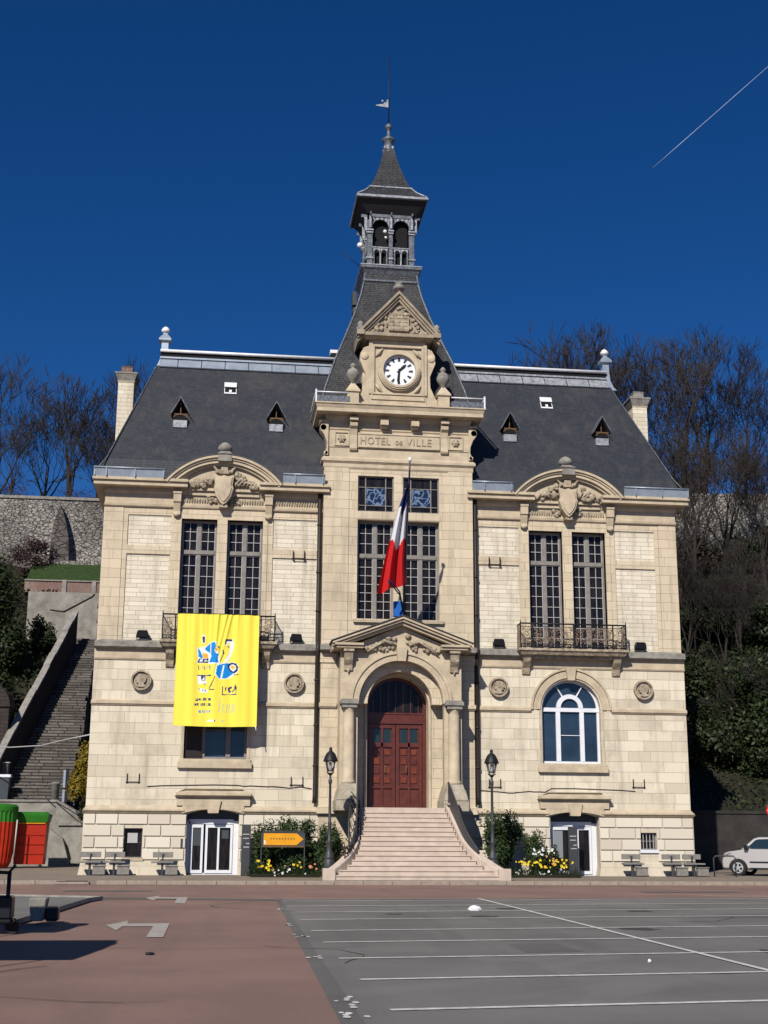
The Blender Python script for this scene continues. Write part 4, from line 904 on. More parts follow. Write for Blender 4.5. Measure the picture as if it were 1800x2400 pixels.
b=MB(); rr=random.Random(9)
for s in (-1,1):
    for k in range(34):
        t=rr.random(); x=s*(.25+1.5*t); z=8.72+rr.random()*max(.05,.62*(1-t)); zz=6.66+math.sqrt(max(.1,2.1**2-x*x))
        b.ball((x,PY-.07,max(z,zz)),rr.uniform(.05,.1),0,6,(rr.uniform(.8,1.7),.8,rr.uniform(.7,1.3)))
    b.tube([(s*.3,PY-.1,8.95),(s*.7,PY-.16,9.1),(s*1.1,PY-.12,8.85),(s*1.5,PY-.08,8.55)],[.07,.08,.07,.03],6)
P('porch_carving',b,M['carve'])
# --- main door
b=MB(); yd=.42
b.box(-1.24,-1.10,yd-.1,yd,2.6,6.6); b.box(1.10,1.24,yd-.1,yd,2.6,6.6); b.box(-1.10,1.10,yd-.12,yd,5.98,6.40); b.box(-1.10,1.10,yd-.15,yd,6.36,6.42); b.box(-1.10,1.10,yd-.15,yd,5.98,6.03)
b.arc(0,6.6,1.12,1.26,0,180,yd-.1,yd,28)
dr_=P('entrance_door',b,M['door'])
b=MB(); b.add([(1.2*math.cos(PI*i/24),yd-.02,6.42+1.32*math.sin(PI*i/24)) for i in range(25)],[tuple(range(25))]); b.box(-1.2,1.2,yd-.02,yd+.05,2.6,6.42,1); b.build('fanlight_pane',[M['glass'],M['door']],dr_)
b=MB()
for k in range(-3,4): x=k*.31; b.box(x-.018,x+.018,yd-.06,yd-.02,6.42,6.5+math.sqrt(max(0,1.14**2-x*x)))
b.build('fanlight_bars',M['door'],dr_)
for s in (-1,1):
    b=MB(); x0,x1=sx(s,.015,1.08)
    b.box(x0,x0+.13,yd-.09,yd-.02,2.62,5.97); b.box(x1-.13,x1,yd-.09,yd-.02,2.62,5.97); b.box(x0+.13,x1-.13,yd-.09,yd-.02,5.80,5.97); b.box(x0+.13,x1-.13,yd-.09,yd-.02,5.05,5.22); b.box(x0+.13,x1-.13,yd-.09,yd-.02,2.62,2.78); b.box(x0+.13,x1-.13,yd-.085,yd-.02,3.42,3.5)
    m_=(x0+x1)/2; b.box(m_-.04,m_+.04,yd-.09,yd-.02,2.78,5.8)
    lf=b.build('door_leaf',M['door'],dr_)
    for k in range(4):
        for q in (-1,1):
            b=MB(); xx=m_+q*.21; z=3.62+k*.37; b.fr(xx-.12,xx+.12,yd-.06,yd-.02,z,z+.24); b.build('raised_panel',M['doorp' if (k+q)%3 else 'door'],dr_,bevel=.012)
    b=MB()
    for q in (-1,1):
        xx=m_+q*.20; b.box(xx-.15,xx+.15,yd-.035,yd-.02,5.22,5.66); b.add([(xx+.15*math.cos(PI*i/10),yd-.035,5.66+.14*math.sin(PI*i/10)) for i in range(11)],[tuple(range(11))])
    b.build('door_pane',mat('green_tinted_glass',(.015,.026,.028),.1,spec=.6),dr_)
    b=MB(); b.box(m_-.012-s*.12,m_+.012-s*.12,yd-.16,yd-.09,4.05,4.32); b.build('door_handle',mat('brass',(.5,.35,.12),.3,metal=.8),dr_)
# --- staircase
NS=15; rz=2.56/NS; y0s=-1.70; tr_=.262
def hw(t): # half width by fraction going down
    return 1.62+.42*t+.88*max(0,(t-.45)/.55)**2.2
st=MB()
st.box(-1.62,1.62,y0s-.3,TY+.4,0.06,2.62)
for i in range(NS-1):
    z=2.62-rz*(i+1); t=(i+1)/(NS-1); h=hw(t)+(.10 if i>NS-4 else 0)+(.16 if i==NS-2 else 0); yf=y0s-.3-tr_*(i+1)
    st.box(-h,h,yf+tr_,yf+tr_+.001-0 if False else yf+tr_+.3,.06,z-.04)
    st.box(-h,h,yf,yf+tr_+.02,.06,z-.045); st.box(-h-.0,h+.0,yf-.03,yf+tr_+.02,z-.045,z)
P('staircase',st,M['pale'],bevel=.008)
for s in (-1,1):
    b=MB(); r=MB(); n=18; pl=[];
    for i in range(n+1):
        t=i/n; y=y0s-.25-tr_*(NS-1)*t*.985; x=hw(t)+.02; z=2.62-(2.62-.3)*t; pl.append((x,y,z))
    for i in range(n):
        (xa,ya,za),(xb,yb,zb)=pl[i],pl[i+1]; ha,hb=.12,.12
        v=[(s*xa,ya,.0),(s*(xa+.28),ya,.0),(s*(xa+.28),ya,za+ha),(s*xa,ya,za+ha),(s*xb,yb,.0),(s*(xb+.28),yb,.0),(s*(xb+.28),yb,zb+hb),(s*xb,yb,zb+hb)]
        b.add(v,[(0,1,2,3),(4,5,6,7),(2,3,7,6),(0,3,7,4),(1,2,6,5)])
    b.box(*sx(s,hw(1)-.02,hw(1)+.42),pl[-1][1]-.18,pl[-1][1]+.2,.0,.46)
    P('stair_cheek',b,M['pale'],bevel=.015)
    b=MB(); x=s*1.92; b.box(x-.17,x+.17,y0s-.45,y0s-.08,0,2.72); b.box(x-.24,x+.24,y0s-.52,y0s-.02,2.72,2.80); P('stair_newel',b,M['greyb'],bevel=.012)
    # curved solid parapet sheet with ironwork
    b=MB(); m0=[]
    for i in range(n+1):
        t=i/n
        if t>.80: break
        xa,ya,za=pl[i]; top=za+.12+(.78*(1-(t/.82)**1.6)+.06 if s>0 else .85*(1-(t/.82)**2)+.05); m0.append((s*(xa+.12),ya,za+.11,top))
    for a,c in zip(m0,m0[1:]):
        b.add([(a[0]-.02,a[1],a[2]),(a[0]+.02,a[1],a[2]),(a[0]+.02,a[1],a[3]),(a[0]-.02,a[1],a[3]),(c[0]-.02,c[1],c[2]),(c[0]+.02,c[1],c[2]),(c[0]+.02,c[1],c[3]),(c[0]-.02,c[1],c[3])],[(2,3,7,6),(0,3,7,4),(1,2,6,5)])
    b.tube([(p[0],p[1],p[3]+.01) for p in m0],.035,6)
    P('stair_balustrade',b,M['railg'])
b=MB(); rr=random.Random(2)
for i in range(26):
    t=i/30; x,y,z=-(hw(t)+.14),y0s-.25-tr_*14*t,2.7-2.3*t; b.tube([(x+rr.uniform(-.1,.1),y,z),(x+rr.uniform(-.25,.1),y-.05,z+rr.uniform(.1,.5)),(x+rr.uniform(-.3,.15),y-.1,z+rr.uniform(.0,.6))],.018,5)
P('stair_scrollwork',b,M['iron'])
# --- downpipes
for s in (-1,1):
    b=MB(); x=s*3.27; b.tube([(x,-.16,15.6),(x,-.16,15.1),(x,-.14,9.2),(x,-.42,9.0),(x,-.42,8.7),(x,-.22,8.4),(x,-.2,3.1),(x+s*.02,-.24,2.8)],.085,10)
    for z in (14,12,10.4,7.6,5.8,4.2): b.tube([(x,-.15 if z>9 else -.2,z),(x,-.15 if z>9 else -.2,z+.07)],.11,10)
    P('downpipe',b,M['pipe'])
# --- balconies
for s in (-1,1):
    cx=s*7.24; BY=-.66; hwid=2.22
    b=MB(); b.box(cx-hwid-.1,cx+hwid+.1,BY-.08,.0,8.96,9.06); b.fr(cx-hwid-.06,cx+hwid+.06,BY-.04,.0,8.80,8.96,-.1,.0); b.box(cx-hwid+.1,cx+hwid-.1,-.45,.0,8.68,8.80)
    for q in (-1.9,1.9): b.ex([(-.02,8.0),(-.14,8.05),(-.2,8.3),(-.42,8.55),(-.5,8.8),(-.02,8.8)],'x',cx+q-.16,cx+q+.16)
    bal=P('balcony',b,M['carve'],bevel=.01)
    b=MB(); zt,zb=10.08,9.12
    for x in (cx-hwid,cx+hwid): 
        b.box(x-.025,x+.025,BY-.025,BY+.025,9.06,zt+.02); b.tube([(x,BY,zt),(x,BY,zt+.16)],[.03,.008],5); b.tube([(x,BY,zt),(x,0,zt)],.022,5); b.tube([(x,BY,zb),(x,0,zb)],.018,5)
    b.tube([(cx-hwid,BY,zt),(cx+hwid,BY,zt)],.032,6); b.tube([(cx-hwid,BY,zt-.13),(cx+hwid,BY,zt-.13)],.012,5); b.tube([(cx-hwid,BY,zb+.12),(cx+hwid,BY,zb+.12)],.018,5); b.tube([(cx-hwid,BY,zb),(cx+hwid,BY,zb)],.018,5)
    for x,m_ in [(cx-hwid+.5,.03),(cx+.03,.045),(cx+hwid-.55,.02)]: b.box(x-m_,x+m_,BY-.03,BY+.03,9.06,zt)
    x=cx-hwid+.08
    while x<cx+hwid: 
        b.tube([(x+.05*math.cos(k*PI/4),BY,9.18+.05*math.sin(k*PI/4)) for k in range(9)],.010,4); b.tube([(x+.06,BY-.02,9.06),(x+.06,BY-.02,8.96)],.016,4); x+=.13
    b.build('railing',M['iron'],bal)
    b=MB(); rr=random.Random(20+s); HD=[]
    def spiral(px_,pz,r,tu,a0,y=BY):
        pts=[]
        for i in range(int(14*tu)+1): 
            t=i/(14*tu); a=a0+t*tu*2*PI; q=r*(1-.85*t); pts.append((px_+q*math.cos(a),y,pz+q*math.sin(a)))
        b.tube(pts,.013,4)
    for (a,c) in [(cx-hwid,cx-hwid+.47),(cx-hwid+.53,cx),(cx+.06,cx+hwid-.57),(cx+hwid-.53,cx+hwid)]:
        n=max(1,round((c-a)/.42))
        for i in range(n):
            x=a+(c-a)*(i+.5)/n
            spiral(x,9.66,.17,1.7,rr.uniform(0,6)); spiral(x-.12,9.42,.11,1.5,rr.uniform(0,6)); spiral(x+.12,9.42,.11,1.5,rr.uniform(0,6)); spiral(x-.1,9.86,.08,1.3,rr.uniform(0,6)); spiral(x+.12,9.84,.09,1.3,rr.uniform(0,6))
            for k in range(16): xx=x+rr.uniform(-.2,.2); zz=rr.uniform(9.22,9.95); b.tube([(xx,BY,zz),(xx+rr.uniform(-.1,.1),BY-.015,zz+rr.uniform(-.1,.1)),(xx+rr.uniform(-.15,.15),BY,zz+rr.uniform(-.15,.15))],.014,4)
    for xs in (cx-hwid,cx+hwid):
        for k in range(7): 
            y=BY*(k+.5)/7; b.tube([(xs,y,9.15),(xs,y+.03,9.5),(xs,y-.03,9.8),(xs,y,10.06)],.012,4)
    b.build('iron_scrollwork',M['rust'],bal)
# ---------------------------------------------------------------- things on and around the hall
# banner: printed cloth hanging over the left balcony rail
def banner():
    BX0,BX1,BZ0,BZ1=-8.87,-5.66,5.68,10.07
    TL,TR,BR,BL=(122,125),(1548,160),(1468,2100),(40,2058)
    def uv(x,y):
        v=(y-(TL[1]+(x-TL[0])/1426*35))/1935
        xl=TL[0]+(BL[0]-TL[0])*v; xr=TR[0]+(BR[0]-TR[0])*v
        return ((x-xl)/(xr-xl),v)
    sh=[]  # (material, polygon)
    A=lambda m,*p: sh.append((m,[uv(*q) for q in p]))
    W,Bl,Nv,Pl,Or=3,1,2,4,5
    A(W,(540,505),(600,505),(598,650),(540,655)); A(Nv,(552,530),(590,530),(585,640),(552,640))
    A(W,(455,730),(590,705),(690,640),(720,610),(790,615),(790,700),(840,820),(845,1010),(640,1010),(640,990),(450,1000),(470,900),(455,820))
    A(Bl,(475,740),(510,780),(555,890),(530,915),(475,880)); A(Bl,(590,745),(685,645),(685,830),(600,765))
    A(Bl,(700,650),(740,625),(775,640),(775,720),(755,780),(775,820),(822,835),(810,925),(828,985),(660,985),(700,880))
    A(5,(545,820),(650,840),(640,915),(560,905)); A(Nv,(455,985),(485,920),(655,915),(650,990)); A(W,(490,960),(520,925),(560,930),(540,975)); A(W,(570,970),(600,930),(640,960))
    A(W,(960,580),(1095,575),(1095,700),(1050,860),(985,975),(905,975),(1000,850),(1025,720),(1020,620),(960,690),(930,670)); A(Nv,(950,580),(1065,580),(1065,615),(975,610),(955,670),(932,668))
    A(Nv,(805,700),(830,700),(855,740),(820,735)); A(Nv,(970,695),(1015,700),(1015,740)); A(Nv,(895,765),(915,770),(930,830),(905,860),(855,970),(850,950),(900,840))
    A(Or,(770,720),(830,745),(800,800),(765,790))
    A(W,(780,1030),(900,990),(1060,975),(1160,1020),(1185,1120),(1110,1200),(1000,1270),(830,1275),(755,1185)); A(Bl,(800,1040),(905,1005),(990,1000),(1060,1160),(1080,1180),(950,1262),(830,1262),(775,1180))
    A(W,(905,1030),(930,1030),(880,1262),(850,1262)); A(Nv,(985,1010),(1060,985),(1130,1005),(1165,1070),(1150,1140),(1090,1180),(1020,1140),(980,1060)); A(W,(1010,1050),(1060,1015),(1120,1040),(1130,1100),(1080,1145),(1030,1110)); A(Or,(1030,1050),(1065,1035),(1110,1060),(1100,1100),(1060,1110))
    for k in range(8): x=470+k*32; A(Nv if k%3==0 else Pl,(x,1040+6*(k%2)),(x+12,1036),(x+22,1110-8*(k%3)),(x+8,1112))
    A(W,(450,1200),(600,1200),(620,1350),(470,1360)); A(Nv,(450,1200),(605,1200),(600,1215),(460,1218)); A(Nv,(520,1220),(595,1215),(592,1295),(525,1300)); A(W,(530,1290),(575,1225),(585,1290)); A(Nv,(600,1205),(700,1190),(690,1222),(620,1218)); A(Nv,(560,1350),(600,1355),(598,1364),(560,1362))
    A(Nv,(770,1190),(762,1240),(700,1380),(650,1455),(655,1420),(740,1260)); A(Nv,(655,1440),(745,1440),(720,1385),(735,1400),(750,1455),(650,1458))
    A(W,(480,1420),(640,1455),(620,1510),(510,1510)); A(Nv,(478,1420),(500,1450),(495,1462),(480,1440)); A(Nv,(530,1470),(560,1445),(555,1470)); A(Nv,(575,1480),(610,1450),(600,1480)); A(Nv,(1080,1200),(1165,1190),(1165,1204),(1085,1212))
    for (p,q) in [((885,1400),(900,1395)),((1118,1400),(1132,1400))]: A(Nv,p,q,(q[0]-8,1545),(p[0]-8,1545))
    A(Nv,(872,1535),(1130,1532),(1125,1548),(880,1548)); A(Nv,(930,1420),(960,1405),(955,1440),(935,1490)); A(Nv,(985,1420),(1050,1400),(1055,1430),(1010,1450),(1040,1490),(1010,1515),(985,1480)); A(Nv,(1100,1360),(1120,1365),(1115,1450),(1060,1500),(1050,1490),(1095,1440)); A(W,(1020,1515),(1060,1505),(1050,1530))
    rr=random.Random(4)
    for y,x0,x1,m in [(1600,405,700,Nv),(1685,385,700,Nv),(1805,475,700,Bl)]:
        x=x0
        while x<x1-14:
            wd=rr.uniform(8,18); 
            if rr.random()>.12: A(m,(x,y),(x+wd,y),(x+wd,y+42),(x,y+42)); A(0,(x+wd*.3,y+8+rr.random()*8),(x+wd*.7,y+8),(x+wd*.7,y+30),(x+wd*.3,y+30))
            x+=wd+5
    for x,h in [(840,230),(900,150),(970,150),(1010,150),(1060,150),(1090,150)]: A(Pl,(x-8,1850-h),(x+10,1850-h),(x-6,1850),(x-24,1850))
    A(W,(600,2000),(650,1965),(750,1965),(740,2008)); A(Nv,(738,1972),(758,1972),(752,2008),(736,2008)); A(Pl,(860,1985),(905,1980),(900,2010),(865,2010))
    def inside(p,poly):
        c=False;n=len(poly);x,y=p
        for i in range(n):
            x0,y0=poly[i];x1,y1=poly[i-1]
            if (y0>y)!=(y1>y) and x<(x1-x0)*(y-y0)/(y1-y0)+x0: c=not c
        return c
    bbs=[(m,pl,min(p[0] for p in pl),max(p[0] for p in pl),min(p[1] for p in pl),max(p[1] for p in pl)) for m,pl in sh]
    NU,NV=170,220; b=MB()
    def fold(u,v):
        a=.030*math.sin(u*21+.8*math.sin(v*3))*(.5+.5*v)+.016*math.sin(u*47+1.3)*(1-.5*v)
        for c0,sl,am in [(.42,-.02,.05),(.50,-.10,.055),(.60,-.28,.06),(.66,-.30,.05),(.74,-.06,.03),(.30,.02,.03),(.14,.04,.03)]:
            x=u-(c0+sl*v); a-=am*math.exp(-(x/.016)**2)*max(0,1-v*1.5)
        return a
    for j in range(NV+1):
        v=j/NV
        for i in range(NU+1):
            u=i/NU; x=BX0+(BX1-BX0)*u+.02*(u-.5)*v; z=BZ1+(BZ0-BZ1)*v+(.03*math.sin(u*PI)*-1 if j==NV else 0)
            b.v.append((x,-.90-.05*v+fold(u,v),z))
    for j in range(NV):
        v=(j+.5)/NV
        for i in range(NU):
            u=(i+.5)/NU; m=0
            for mm,pl,a,c,d,e in bbs:
                if a<=u<=c and d<=v<=e and inside((u,v),pl): m=mm
            q=j*(NU+1)+i; b.f.append((q,q+1,q+NU+2,q+NU+1)); b.m.append(m); b.sm.append(True)
    t=thing('banner','bright yellow cloth banner with blue and navy drawings hanging from the left balcony','banner',(0,0,0))
    b.build('banner_cloth',[M['yel'],M['pblue'],M['pnavy'],M['pwhite'],M['ppale'],M['porange']],t,fix=False)
    c=MB(); c.tube([(BX0,-.88,BZ1+.02),(BX1,-.88,BZ1+.02)],.02,6); c.build('top_hem',M['iron'],t)
    c=MB(); c.tube([(BX1-.03,-.95,BZ0),(BX1+.0,-.95,BZ0-.16)],.02,5); c.build('tie_cord',M['wcloth'],t)
banner()
# flag on its leaning pole
F=thing('flag','French tricolour flag hanging from a pole leaning out above the porch gable','flag',(0,0,0))
p0=Vector((.04,-1.55,10.0)); p1=Vector((-.10,-4.30,15.72))
b=MB(); b.tube([p0,p1],[.045,.03],8); b.build('pole',M['railg'],F); b=MB(); b.ball(p1+Vector((0,0,.08)),.08,0,8,(1,1,1.3)); b.build('pole_tip',M['zincw'],F)
b=MB()
NU,NV=40,70; dr=(p0-p1)
# cloth: hoist edge along the pole, gathered and falling; v runs down the cloth, u across
for j in range(NV+1):
    v=j/NV
    for i in range(NU+1):
        u=i/NU
        hoist=p1+dr*(.02+.74*v)
        dropz=1.55*v*v*.0
        wdt=.07+1.10*max(0,(v-.10)/.90)**.75
        x=hoist.x+.04-wdt*u+(.35*max(0,v-.8)*(1-u)); y=hoist.y+.13*math.sin(u*14+v*2)*(.25+v)+(-.15*u*v)
        z=hoist.z-u*(.30+.20*v)-.35*u*(1-u)*v-.06*math.sin(u*9)*v
        b.v.append((x,y,z))
for j in range(NV):
    for i in range(NU):
        u=(i+.5)/NU; v=(j+.5)/NV
        s_=v+.12*u*v+.05*math.sin(u*9)
        m=0 if s_<.36 else (1 if s_<.66 else 2)
        q=j*(NU+1)+i; b.f.append((q,q+1,q+NU+2,q+NU+1)); b.m.append(m); b.sm.append(True)
b.build('flag_cloth',[M['navy'],M['wcloth'],M['rcloth']],F,fix=False)
b=MB()
for k in range(2):
    pts=[(-.75+.0*k,-3.0,11.25-.05*k),(-.5,-2.7,11.15-.12*k),(-.2,-2.2,10.95-.12*k),(-.02,-1.75,10.45-.1*k),(.03,-1.6,10.1)]
    b.tube(pts,.03,5,k)
b.build('mourning_ribbon',[M['navy'],M['black']],F)
sh=thing('flag_holder_shield','small blue box shaped shield at the foot of the flagpole on the gable','shield',(0,0,0))
b=MB(); b.box(-.36,.02,-1.72,-1.5,10.04,10.66); b.build('shield_plate',M['blue'],sh,bevel=.015); b=MB(); b.tube([(-.15,-1.6,10.66),(-.12,-1.6,10.86)],.03,6); b.build('flag_socket',M['zincw'],sh)
# floodlights on the string course
def flood():
    t=thing('floodlight','black box floodlight on the stone ledge','floodlight',(0,0,0),'floodlights on the string course')
    b=MB(); b.add([(-.27,-.14,.10),(.27,-.14,.10),(.22,.12,.10),(-.22,.12,.10),(-.20,-.20,.36),(.20,-.20,.36),(.18,.05,.40),(-.18,.05,.40)],[(0,3,2,1),(4,5,6,7),(0,1,5,4),(1,2,6,5),(2,3,7,6),(3,0,4,7)]); b.build('lamp_housing',M['black'],t,bevel=.02)
    b=MB(); b.box(-.2,.2,-.05,.05,.0,.04); b.box(-.24,-.21,-.04,.02,.02,.25); b.box(.21,.24,-.04,.02,.02,.25); b.build('mounting_bracket',M['railg'],t)
    b=MB(); b.add([(-.19,-.21,.34),(.19,-.21,.34),(.17,-.04,.405),(-.17,-.04,.405)],[(0,1,2,3)]); b.build('glass',M['glass'],t)
    return t
f0=flood(); f0.location=(-10.25,-.16,9.08); f0['label']='black floodlight on the ledge left of the yellow banner, above the leftmost medallion'
copy_tree(f0,(-4.15,-.16,9.08),'black floodlight on the ledge between the yellow banner and the left downpipe',.1); copy_tree(f0,(4.2,-.16,9.08),'black floodlight on the ledge between the porch and the right balcony',-.05); copy_tree(f0,(10.2,-.16,9.08),'black floodlight on the ledge right of the right balcony, near the corner',.08)
# street lamps beside the steps
def lamp():
    t=thing('street_lamp','x','street lamp',(0,0,0),'street lamps beside the front steps')
    b=MB(); b.lathe([(.20,0),(.20,.62),(.17,.66),(.17,.70),(.20,.74),(.15,.80),(.10,1.0),(.085,1.25),(.11,1.3),(.07,1.36),(.06,1.9),(.08,1.95),(.055,2.0),(.045,3.35),(.07,3.38),(.07,3.5),(.045,3.54),(.04,3.66)],0,0,12); b.build('post',M['railg'],t)
    b=MB(); b.lathe([(.045,3.66),(.09,3.70),(.10,3.74),(.06,3.76)],0,0,10)
    for k in range(4):
        a=PI/4+k*PI/2; b.tube([(.06*math.cos(a),.06*math.sin(a),3.7),(.14*math.cos(a),.14*math.sin(a),3.78),(.24*math.cos(a),.24*math.sin(a),4.17)],.012,5)
        b.ball((.15*math.cos(a),.15*math.sin(a),3.76),.025,0,6)
    b.build('lantern_frame',M['iron'],t)
    b=MB(); b.lathe([(.12,3.80),(.225,4.16)],0,0,4,sq=False); b.build('lantern_glass',M['lampglass'],t)
    b=MB(); b.lathe([(.28,4.16),(.27,4.20),(.23,4.32),(.16,4.46),(.07,4.54),(.05,4.58),(.07,4.62),(.03,4.68)],0,0,12); b.build('lantern_hood',M['iron'],t)
    b=MB(); b.lathe([(.03,3.8),(.045,3.95),(.03,4.1)],0,0,8); b.build('bulb',M['white'],t)
    return t
l0=lamp(); l0.location=(-2.98,-3.9,.06); l0['label']='dark street lamp left of the front steps, before the left hedge'; copy_tree(l0,(3.06,-3.9,.06),'dark street lamp right of the front steps, before the right hedge')
# benches
def bench():
    t=thing('stone_bench','x','bench',(0,0,0),'small benches along the base of the hall')
    b=MB(); b.box(-.42,.42,-.24,.12,.46,.52); b.build('seat',M['benchw'],t,bevel=.01)
    b=MB(); b.box(-.38,.38,.16,.22,.66,.86); b.build('backrest',M['benchw'],t,bevel=.01)
    b=MB(); b.box(-.04,.04,-.12,.1,0,.46); b.box(-.03,.03,.10,.16,.46,.8); b.build('leg',M['railg'],t)
    b=MB(); b.box(.12,.58,-.15,.05,.03,.33); b.box(.09,.61,-.18,.08,.33,.37); b.build('side_block',M['benchw'],t,bevel=.012)
    return t
b0=bench(); b0.location=(-11.75,-.75,.06); b0['label']='leftmost grey bench at the left corner of the hall base'
for x,lab in [(-10.85,'grey bench under the dark cellar window, left of the glazed door'),(-9.05,'grey bench just left of the left glazed cellar door'),(9.35,'grey bench under the barred cellar window, nearest the right door'),(11.0,'grey bench between the barred cellar window and the right corner bench'),(11.85,'rightmost grey bench at the right corner of the hall base')]:
    copy_tree(b0,(x,-.75,.06),lab)
# totem and signs
def totem(lab,x,y,w_,h):
    t=thing('information_totem',lab,'information post',(x,y,.06))
    b=MB(); b.box(-w_/2,w_/2,-.07,.07,0,h); b.build('panel',M['railg'],t,bevel=.02)
    b=MB()
    for z,a,c in [(.80*h,-.4,.35),(.62*h,.0,.38),(.72*h,-.35,.3),(.55*h,-.3,.36)]: b.box(w_*a,w_*c,-.076,-.071,z,z+.035)
    b.build('printed_strip',M['bars'],t)
totem('slim dark grey information post between left glazed door and the hedge',-5.92,-.85,.34,1.9)
totem('wide dark grey information post standing before the right glazed door',6.95,-.75,.36,1.9)
t=thing('arrow_sign','orange yellow arrow shaped direction board pointing right in the left flower bed','direction sign',(-4.55,-1.9,.06))
b=MB(); b.box(-.84,-.80,-.03,.03,0,1.66); b.box(.78,.82,-.03,.03,0,1.66); b.build('post',M['railg'],t)
b=MB(); b.box(-.80,.78,-.012,.02,1.10,1.64); b.box(-.84,.82,-.03,.03,1.60,1.66,1); b.box(-.80,.78,-.03,.0,1.07,1.12,2); b.build('backing_board',[M['totem'],M['railg'],M['wood']],t)
b=MB(); b.ex([(-.74,1.15),(.50,1.15),(.76,1.37),(.50,1.58),(-.74,1.58)],'y',-.03,-.013); b.build('arrow_board',M['sign'],t)
b=MB(); b.ex([(-.72,1.18),(-.66,1.18),(-.66,1.30),(-.72,1.34)],'y',-.036,-.031); 
for k in range(9): b.box(-.5+.11*k,-.44+.11*k,-.034,-.031,1.36,1.40,1)
b.build('sign_print',[M['white'],M['wood']],t)
# ---------------------------------------------------------------- foliage
def leaves(b,c,rad,n,size,seed,m=0,shell=.35,holes=0,up=0):
    rr=random.Random(seed)
    lumps=[(Vector((rr.uniform(-1,1),rr.uniform(-1,1),rr.uniform(-1,1))).normalized()*rr.uniform(.2,.85),rr.uniform(.28,.5)) for _ in range(18)]
    for _ in range(n):
        lc,lr=rr.choice(lumps); d=Vector((rr.gauss(0,1),rr.gauss(0,1),rr.gauss(0,1)))
        if d.length<1e-3: continue
        d.normalize(); p=lc+d*lr*rr.uniform(shell,1.05)
        q=Vector((c[0]+p.x*rad[0],c[1]+p.y*rad[1],c[2]+p.z*rad[2]))
        if q.z<.03 and up==0: q.z=.03+rr.random()*.1
        u=Vector((rr.gauss(0,1),rr.gauss(0,1),rr.gauss(0,1))).normalized(); v_=(u.cross(d+Vector((0,0,.3)))); v_=v_.normalized() if v_.length>.01 else u.orthogonal()
        s_=size*rr.uniform(.6,1.4); u*=s_; v_*=s_*.55
        b.add([q-u,q+v_,q+u,q-v_],[(0,1,2,3)],m)
def shrub(name,lab,cat,loc,rad,n,size,mk,seed,group=None,stem=True,up=0):
    t=thing(name,lab,cat,loc,group); b=MB(); leaves(b,(0,0,rad[2]*.95),rad,n,size,seed,up=up); b.build('foliage',M[mk],t,fix=False)
    if stem:
        b=MB(); rr=random.Random(seed)
        for k in range(7): b.tube([(rr.uniform(-.1,.1),rr.uniform(-.1,.1),0),(rr.uniform(-.4,.4)*rad[0],rr.uniform(-.3,.3)*rad[1],rad[2]*.8),(rr.uniform(-.8,.8)*rad[0],rr.uniform(-.7,.7)*rad[1],rad[2]*1.6)],[.03,.02,.006],5)
        b.build('stem',M['bark'],t)
    return t
shrub('hedge_bush','dark green leafy bush behind the orange arrow sign, left of the lamp','bush',(-4.0,-1.0,0),(1.25,.7,1.2),7000,.055,'hedge',1)
shrub('hedge_bush','thin climbing shrub beside the left information post','bush',(-5.2,-.8,0),(.66,.5,1.22),4200,.055,'hedge',2)
shrub('hedge_bush','dark shrub squeezed between left lamp and the front steps','bush',(-2.75,-1.5,0),(.6,.7,1.12),3600,.05,'hedge',3)
shrub('hedge_bush','large dark rose bush behind the right lamp, reaching the wall cable','bush',(4.15,-1.1,0),(1.05,.75,1.38),7500,.055,'hedge',4)
shrub('hedge_bush','dark bush right of the large rose bush','bush',(5.25,-1.2,0),(.7,.55,.95),3200,.05,'hedge',5)
shrub('hedge_bush','low olive shrub left of the right glazed door','bush',(6.05,-.9,0),(.45,.35,.62),1500,.045,'ivy',6)
def bed(nm,lab,x0,x1,seed,fl):
    t=thing(nm,lab,'flower bed',(0,0,.06)); rr=random.Random(seed)
    b=MB(); b.box(x0,x1,-2.6,-.4,-.02,.10); b.build('soil',M['hill'],t)
    b=MB()
    for k in range(int((x1-x0)*26)):
        x=rr.uniform(x0,x1); y=rr.uniform(-2.6,-1.2); h=rr.uniform(.12,.5)
        for _ in range(22):
            q=Vector((x+rr.gauss(0,.10),y+rr.gauss(0,.08),rr.uniform(.03,h))); u=Vector((rr.gauss(0,.4),rr.gauss(0,.4),1)).normalized()*rr.uniform(.03,.08); v_=u.orthogonal().normalized()*.018
            b.add([q-u,q+v_,q+u,q-v_],[(0,1,2,3)])
    b.build('bedding_leaves',M['hedge'],t,fix=False)
    for (m,n,cx0,cx1,zz) in fl:
        b=MB()
        for k in range(int(n*.6)):
            c=Vector((rr.uniform(cx0,cx1),rr.uniform(-2.65,-1.7),rr.uniform(*zz))); r=rr.uniform(.028,.055)
            for j in range(5):
                a=2*PI*j/5+rr.random(); d=Vector((math.cos(a),-.5+.3*rr.random(),math.sin(a)))*r; e=Vector((-math.sin(a),0,math.cos(a)))*r*.5
                b.add([c,c+d*.6+e,c+d*1.25,c+d*.6-e],[(0,1,2,3)])
        b.build('blossoms',M[m],t,fix=False)
bed('flower_bed','flower bed of pale and yellow flowers under the arrow sign left of the steps',-5.75,-3.2,31,[('fy',26,-5.7,-4.9,(.25,.6)),('fw',26,-4.9,-3.6,(.05,.28)),('fo',10,-3.7,-3.3,(.3,.5)),('fy',7,-4.2,-3.9,(.3,.55))])
bed('flower_bed','bright yellow and white flower bed between the right lamp and door',3.6,6.75,32,[('fy',34,4.3,5.2,(.45,.62)),('fy',46,5.2,6.7,(.35,.68)),('fw',26,3.8,6.7,(.05,.3)),('fo',8,5.6,5.9,(.5,.8)),('fw',30,5.0,5.8,(.8,1.1))])
